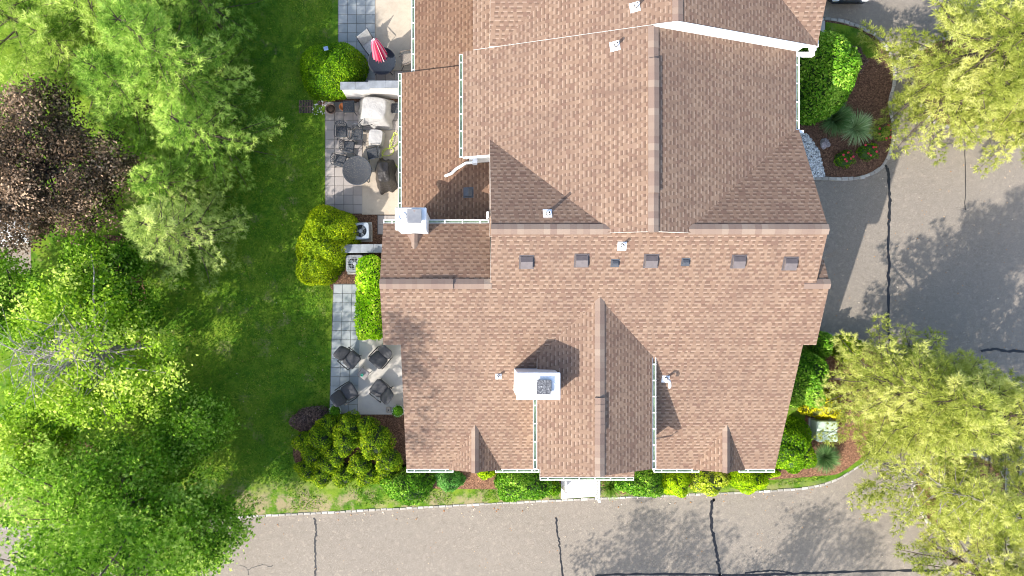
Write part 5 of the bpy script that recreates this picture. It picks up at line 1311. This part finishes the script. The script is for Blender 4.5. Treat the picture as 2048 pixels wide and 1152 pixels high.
ac_unit("grey air conditioner with a wire grid top between low wall and hedge", 709, 527, .37, .78, 1, (M_("weathered_grey_steel", (.30, .315, .315), .08, 4, .5, .1), M_("weathered_grey_top", (.19, .20, .205), .1, 4, .5, .1)), True, 2.2)
p = W(742, 465, .2); mb = MB(); mb.bevbox(p.x - .06, p.y - .33, .13, p.x + .06, p.y + .33, .30, .015); o = mb.build("concrete_block", M_("weathered_block", (.30, .28, .25), .2, 8, .9), None, (p.x, p.y, .13)); tag(o, "narrow grey concrete block standing in mulch beside the pale blue air conditioner", "block")
p = W(752, 519, .2); mb = MB(); mb.bevbox(p.x - .2, p.y - .1, .13, p.x + .3, p.y + .08, .17, .01); o = mb.build("splash_block", M_("mossy_block", (.22, .21, .16), .2, 8, .9), None, (p.x, p.y, .13)); tag(o, "mossy flat splash block between the low wall and the hedge", "block")

# drain grate, solar lamp, ornament
p = W(612, 213, .12); t = thing("drain_grate", "rusty square drain grate set in the lawn", "drain", (p.x, p.y, LAWN_TOP + .02))
RUST = M_("rusted_iron", (.22, .14, .10), .25, 10, .8, .3); mb = MB(); mb.box(-.31, -.28, -.03, .31, .28, .0); mb.build("pit", ACD, t)
mb = MB(); mb.box(-.31, -.015, .005, .31, .015, .036)
for k in range(9): x = -.28 + k * .07; mb.box(x - .014, -.27, .0, x + .014, .27, .03)
mb.build("grate", RUST, t)
p = W(652, 97, 1.85); t = thing("solar_lamp", "small square solar lamp panel on a stake above the egg-shaped shrub", "lamp", (p.x, p.y, LAWN_TOP), R(12)); mb = MB(); mb.bevbox(-.09, -.08, 1.75, .09, .08, 1.78, .01); mb.build("solar_panel", M_("solar_blue", (.16, .24, .40), .1, 10, .25), t)
mb = MB(); mb.tube([(0, 0, 0), (0, 0, 1.75)], .012, 6); mb.build("stake", FRAME, t)
p = W(678, 190, .2); t = thing("garden_ornament", "small pink butterfly ornament on the mulch beside the privacy wall end", "ornament", (p.x, p.y, .14)); PK = M_("pink_enamel", (.75, .32, .38), .1, 8, .4)
for s in (-1, 1): mb = MB(); mb.add([(0, -.02, .16), (s * .12, -.09, .2), (s * .13, .06, .21), (s * .04, .10, .18), (0, .04, .16)], [(0, 1, 2, 3, 4) if s > 0 else (4, 3, 2, 1, 0)]); mb.build("wing", PK, t)
mb = MB(); mb.tube([(0, .05, 0), (0, 0, .17)], .006, 5); mb.build("stake", BLACKM, t)

# white gravel strip, loose white pebbles, rock, leaf litter
def pebbles(name, poly_, n, s0, s1, z, m, seed):
    rg = np.random.default_rng(seed); q = [tuple(W(x, y, z)[:2]) for x, y in poly_]; xs = [a for a, b in q]; ys = [b for a, b in q]
    x = rg.uniform(min(xs), max(xs), n * 3); y = rg.uniform(min(ys), max(ys), n * 3); k = inside(q, x, y); x, y = x[k][:n], y[k][:n]; n = len(x)
    base = np.array([[0, 0, .5], [1, 0, 0], [.3, .95, 0], [-.8, .6, 0], [-.8, -.6, 0], [.3, -.95, 0]]); s = rg.uniform(s0, s1, n); an = rg.random(n) * 6.28
    c, sn = np.cos(an), np.sin(an); B = base[None] * s[:, None, None] * rg.uniform(.7, 1.25, (n, 6, 1)); V = np.stack([B[:, :, 0] * c[:, None] - B[:, :, 1] * sn[:, None] + x[:, None], B[:, :, 0] * sn[:, None] + B[:, :, 1] * c[:, None] + y[:, None], B[:, :, 2] + z + rg.uniform(0, s0, (n, 1))], 2).reshape(-1, 3)
    b = np.arange(n)[:, None] * 6; F = np.concatenate([b + np.array([[0, 1 + k, 1 + (k + 1) % 5]]) for k in range(5)], 0)
    o = mesh_np(name, V, [F], m, None, lv=np.repeat(rg.random(n), 6)); tag(o, kind="stuff"); return o
PEB = attr_col_mat("white_grey_gravel", [(0.0, (.16, .17, .18)), (.4, (.45, .46, .46)), (1.0, (.80, .80, .79))], .8)
pebbles("gravel", [(1590, 262), (1615, 268), (1637, 300), (1650, 352), (1630, 354), (1600, 352)], 1700, .025, .055, .14, PEB, 1)
pebbles("pebbles", [(622, 205), (650, 200), (656, 222), (640, 232), (624, 228)], 45, .018, .035, .13, PEB, 2)
LIT = attr_col_mat("fallen_leaves", [(0.0, (.30, .14, .06)), (.5, (.42, .24, .10)), (1.0, (.62, .55, .45))], .8)
pebbles("leaf_litter", [(470, 1033), (1640, 972), (1690, 950), (1690, 985), (1500, 1000), (470, 1060)], 130, .015, .04, .008, LIT, 3)
pebbles("leaf_litter", [(1640, 362), (1780, 330), (2048, 300), (2048, 700), (1680, 700)], 110, .012, .03, .008, LIT, 4)
pebbles("leaf_litter", [(420, 1040), (1800, 990), (1800, 1152), (420, 1152)], 110, .010, .024, .008, LIT, 5)
pebbles("leaf_litter", [(300, 400), (650, 380), (650, 1000), (300, 1000)], 170, .012, .022, LAWN_TOP + .05, LIT, 6)
def rock(label, px, py, r, seed):
    rg = np.random.default_rng(seed); p = W(px, py, .3); nu, nv = 18, 9; V = []
    for j in range(nv):
        b = -.3 + (math.pi / 2 + .3) * j / (nv - 1)
        for i in range(nu):
            a = 2 * math.pi * i / nu; k = 1 + .16 * math.sin(3 * a + j) + .12 * math.sin(5 * a - 2 * j) + rg.normal(0, .03); V.append((r * k * math.cos(b) * math.cos(a), r * k * math.cos(b) * math.sin(a), .8 * r * k * math.sin(b)))
    F = [[j * nu + i, j * nu + (i + 1) % nu, (j + 1) * nu + (i + 1) % nu, (j + 1) * nu + i] for j in range(nv - 1) for i in range(nu)]
    o = mesh_np("rock", np.array(V), [np.array(F)], M_("pinkish_grey_stone", (.36, .32, .33), .35, 14, .9, 0, .02, 18), None, smooth=True); o.location = (p.x, p.y, .14); tag(o, label, "rock"); return o
rock("pinkish grey boulder on the mulch beside the white gravel strip", 1653, 286, .21, 3)

# pale green utility box
p = W(1653, 862, .7); t = thing("utility_box", "pale green metal utility box between the golden shrub and the pine", "utility box", (p.x, p.y, .12), R(-1)); UG = M_("pale_green_enamel", (.40, .50, .42), .06, 3, .5)
mb = MB(); mb.bevbox(-.50, -.46, .0, .48, .46, .06, .02); mb.build("pad", CONCW, t)
mb = MB(); mb.bevbox(-.44, -.42, .06, .42, .42, .62, .03); mb.build("cabinet", UG, t)
mb = MB(); mb.bevbox(-.46, .0, .60, .46, .44, .70, .05); mb.bevbox(-.46, -.44, .585, .46, -.006, .685, .05); mb.build("lid", UG, t)
mb = MB(); mb.box(-.3, -.475, .40, -.18, -.44, .58); mb.build("latch", TRIM, t)
p = W(1680, 191, .6); t = thing("utility_post", "small pale utility pedestal beside the fountain grass", "utility post", (p.x, p.y, .12)); mb = MB(); mb.bevbox(-.10, -.10, 0, .10, .10, .55, .02); mb.build("pedestal", M_("pale_aqua_plastic", (.55, .64, .62), .05, 4, .5), t); mb = MB(); mb.bevbox(-.115, -.115, .53, .115, .115, .60, .03); mb.build("cap", M_("pale_aqua_cap", (.60, .70, .68), .05, 4, .5), t)
# white railing at the front walk
t = thing("railing", "short white railing on the right edge of the front walk", "railing", (*W(1194, 975, .5)[:2], .14)); o_ = W(1194, 975, .5)
mb = MB(); mb.box(-.03, -.40, .82, .03, .40, .88); mb.build("handrail", TRIM, t); mb = MB(); mb.box(-.02, -.38, .10, .02, .38, .14); mb.build("bottom_rail", TRIM, t)
for k in range(7): y = -.36 + k * .12; mb = MB(); mb.box(-.015, y - .015, .14, .015, y + .015, .82); mb.build("baluster", TRIM, t)
mb = MB(); mb.bevbox(-.05, -.47, 0, .05, -.38, .95, .012); mb.build("newel_post", TRIM, t)
for px_ in (1128,):
    t = thing("railing", "short white railing on the left edge of the front walk", "railing", (*W(px_, 968, .5)[:2], .14)); mb = MB(); mb.box(-.03, -.25, .82, .03, .25, .88); mb.build("handrail", TRIM, t); mb = MB(); mb.bevbox(-.05, -.30, 0, .05, -.21, .95, .012); mb.build("newel_post", TRIM, t)

# ------------------------------------------------------------------ cars
GLASS = M_("dark_car_glass", (.015, .018, .022), .1, 3, .08); TYRE = M_("tyre_rubber", (.012, .012, .012), .1, 9, .85); RIM = M_("alloy_rim", (.45, .46, .48), .1, 8, .3, .8); LAMP = M_("lamp_lens", (.65, .68, .72), .05, 5, .1); RED = M_("red_lamp_lens", (.45, .02, .02), .05, 5, .15)
def car(label, loc, rz, paint):
    t = thing("parked_car", label, "car", loc, rz); L, Wd = 2.3, .92
    # body: stations along x with rounded plan corners
    st = [(-2.32, .62, .40, .62), (-2.24, .78, .30, .72), (-1.9, .89, .22, .82), (-1.0, .92, .20, .90), (.6, .92, .20, .92), (1.5, .90, .22, .84), (2.05, .82, .28, .72), (2.25, .66, .36, .60)]
    V = []; 
    for x, w, z0, z1 in st:
        for (fy, fz) in ((-1, 0), (-1.0, .55), (-.96, .85), (-.86, 1.0), (-.4, 1.03), (0, 1.04), (.4, 1.03), (.86, 1.0), (.96, .85), (1.0, .55), (1, 0)): V.append((x, w * fy, z0 + (z1 - z0) * fz))
    m = 11; F = [[i * m + j, (i + 1) * m + j, (i + 1) * m + (j + 1) % m, i * m + (j + 1) % m] for i in range(len(st) - 1) for j in range(m)]
    body = mesh_np("body", np.array(V), [np.array(F), np.array([list(range(m))]), np.array([list(range((len(st) - 1) * m, len(st) * m))[::-1]])], paint, t, smooth=True)
    # greenhouse
    low = [(-1.75, .80), (.95, .84)]; 
    mb = MB(); g = [(-1.95, .74, .86), (1.15, .78, .90)]; r_ = [(-1.25, .62, 1.42), (.25, .64, 1.45)]
    vs = [(g[0][0], -g[0][1], g[0][2]), (g[1][0], -g[1][1], g[1][2]), (g[1][0], g[1][1], g[1][2]), (g[0][0], g[0][1], g[0][2]), (r_[0][0], -r_[0][1], r_[0][2]), (r_[1][0], -r_[1][1], r_[1][2]), (r_[1][0], r_[1][1], r_[1][2]), (r_[0][0], r_[0][1], r_[0][2])]
    mb.add(vs, [(1, 2, 6, 5)]); mb.build("windscreen", GLASS, t); mb = MB(); mb.add(vs, [(3, 0, 4, 7)]); mb.build("rear_window", GLASS, t)
    for fc in ((0, 1, 5, 4), (2, 3, 7, 6)): mb = MB(); mb.add(vs, [fc]); mb.build("side_window", GLASS, t)
    mb = MB(); mb.bevbox(-1.30, -.64, 1.41, .28, .64, 1.47, .04); mb.build("roof", paint, t)
    mb = MB()
    for a, b in ((0, 4), (1, 5), (2, 6), (3, 7)): mb.tube([vs[a], vs[b]], .035, 5)
    mb.build("pillars", paint, body)
    for x in (-1.38, 1.40):
        for s in (-1, 1):
            Mx = Matrix.Translation((x, s * .80, .33)) @ Matrix.Rotation(R(90), 4, 'X'); mb = MB(); mb.lathe([(.20, -.10), (.31, -.11), (.33, -.08), (.33, .08), (.31, .11), (.20, .10)], (0, 0, 0), 24, 0, True, Mx); wh = mb.build("wheel", TYRE, t)
            mb = MB(); mb.lathe([(.0, -.105), (.19, -.10), (.205, -.09), (.205, .09), (.19, .10), (.0, .105)], (0, 0, 0), 20, 0, True, Mx); mb.build("rim", RIM, wh)
    for s in (-1, 1):
        mb = MB(); mb.bevbox(2.06, s * .62 - .16, .56, 2.24, s * .62 + .12, .68, .03); mb.build("headlight", LAMP, t)
        mb = MB(); mb.bevbox(-2.32, s * .62 - .12, .56, -2.2, s * .62 + .12, .70, .03); mb.build("tail_light", RED, t)
        mb = MB(); mb.bevbox(.85, s * .93 - .07 + s * .06, .90, 1.0, s * .93 + .07 + s * .06, 1.0, .03); mb.build("wing_mirror", paint, t)
    mb = MB(); mb.box(2.2, -.42, .40, 2.262, .42, .52); mb.build("grille", BLACKM, t)
    return t
p = W(-50, 448, .9); car("white car parked under the maroon maple on the left edge", (p.x - .05, p.y, .105), 0.0, M_("white_car_paint", (.78, .80, .83), .02, 2, .25))
p = W(1701, 2, .6); car("dark car nosing into the driveway at the top edge", (p.x, p.y + 2.22, 0.0), R(-90), M_("dark_blue_car_paint", (.02, .03, .045), .05, 2, .2))
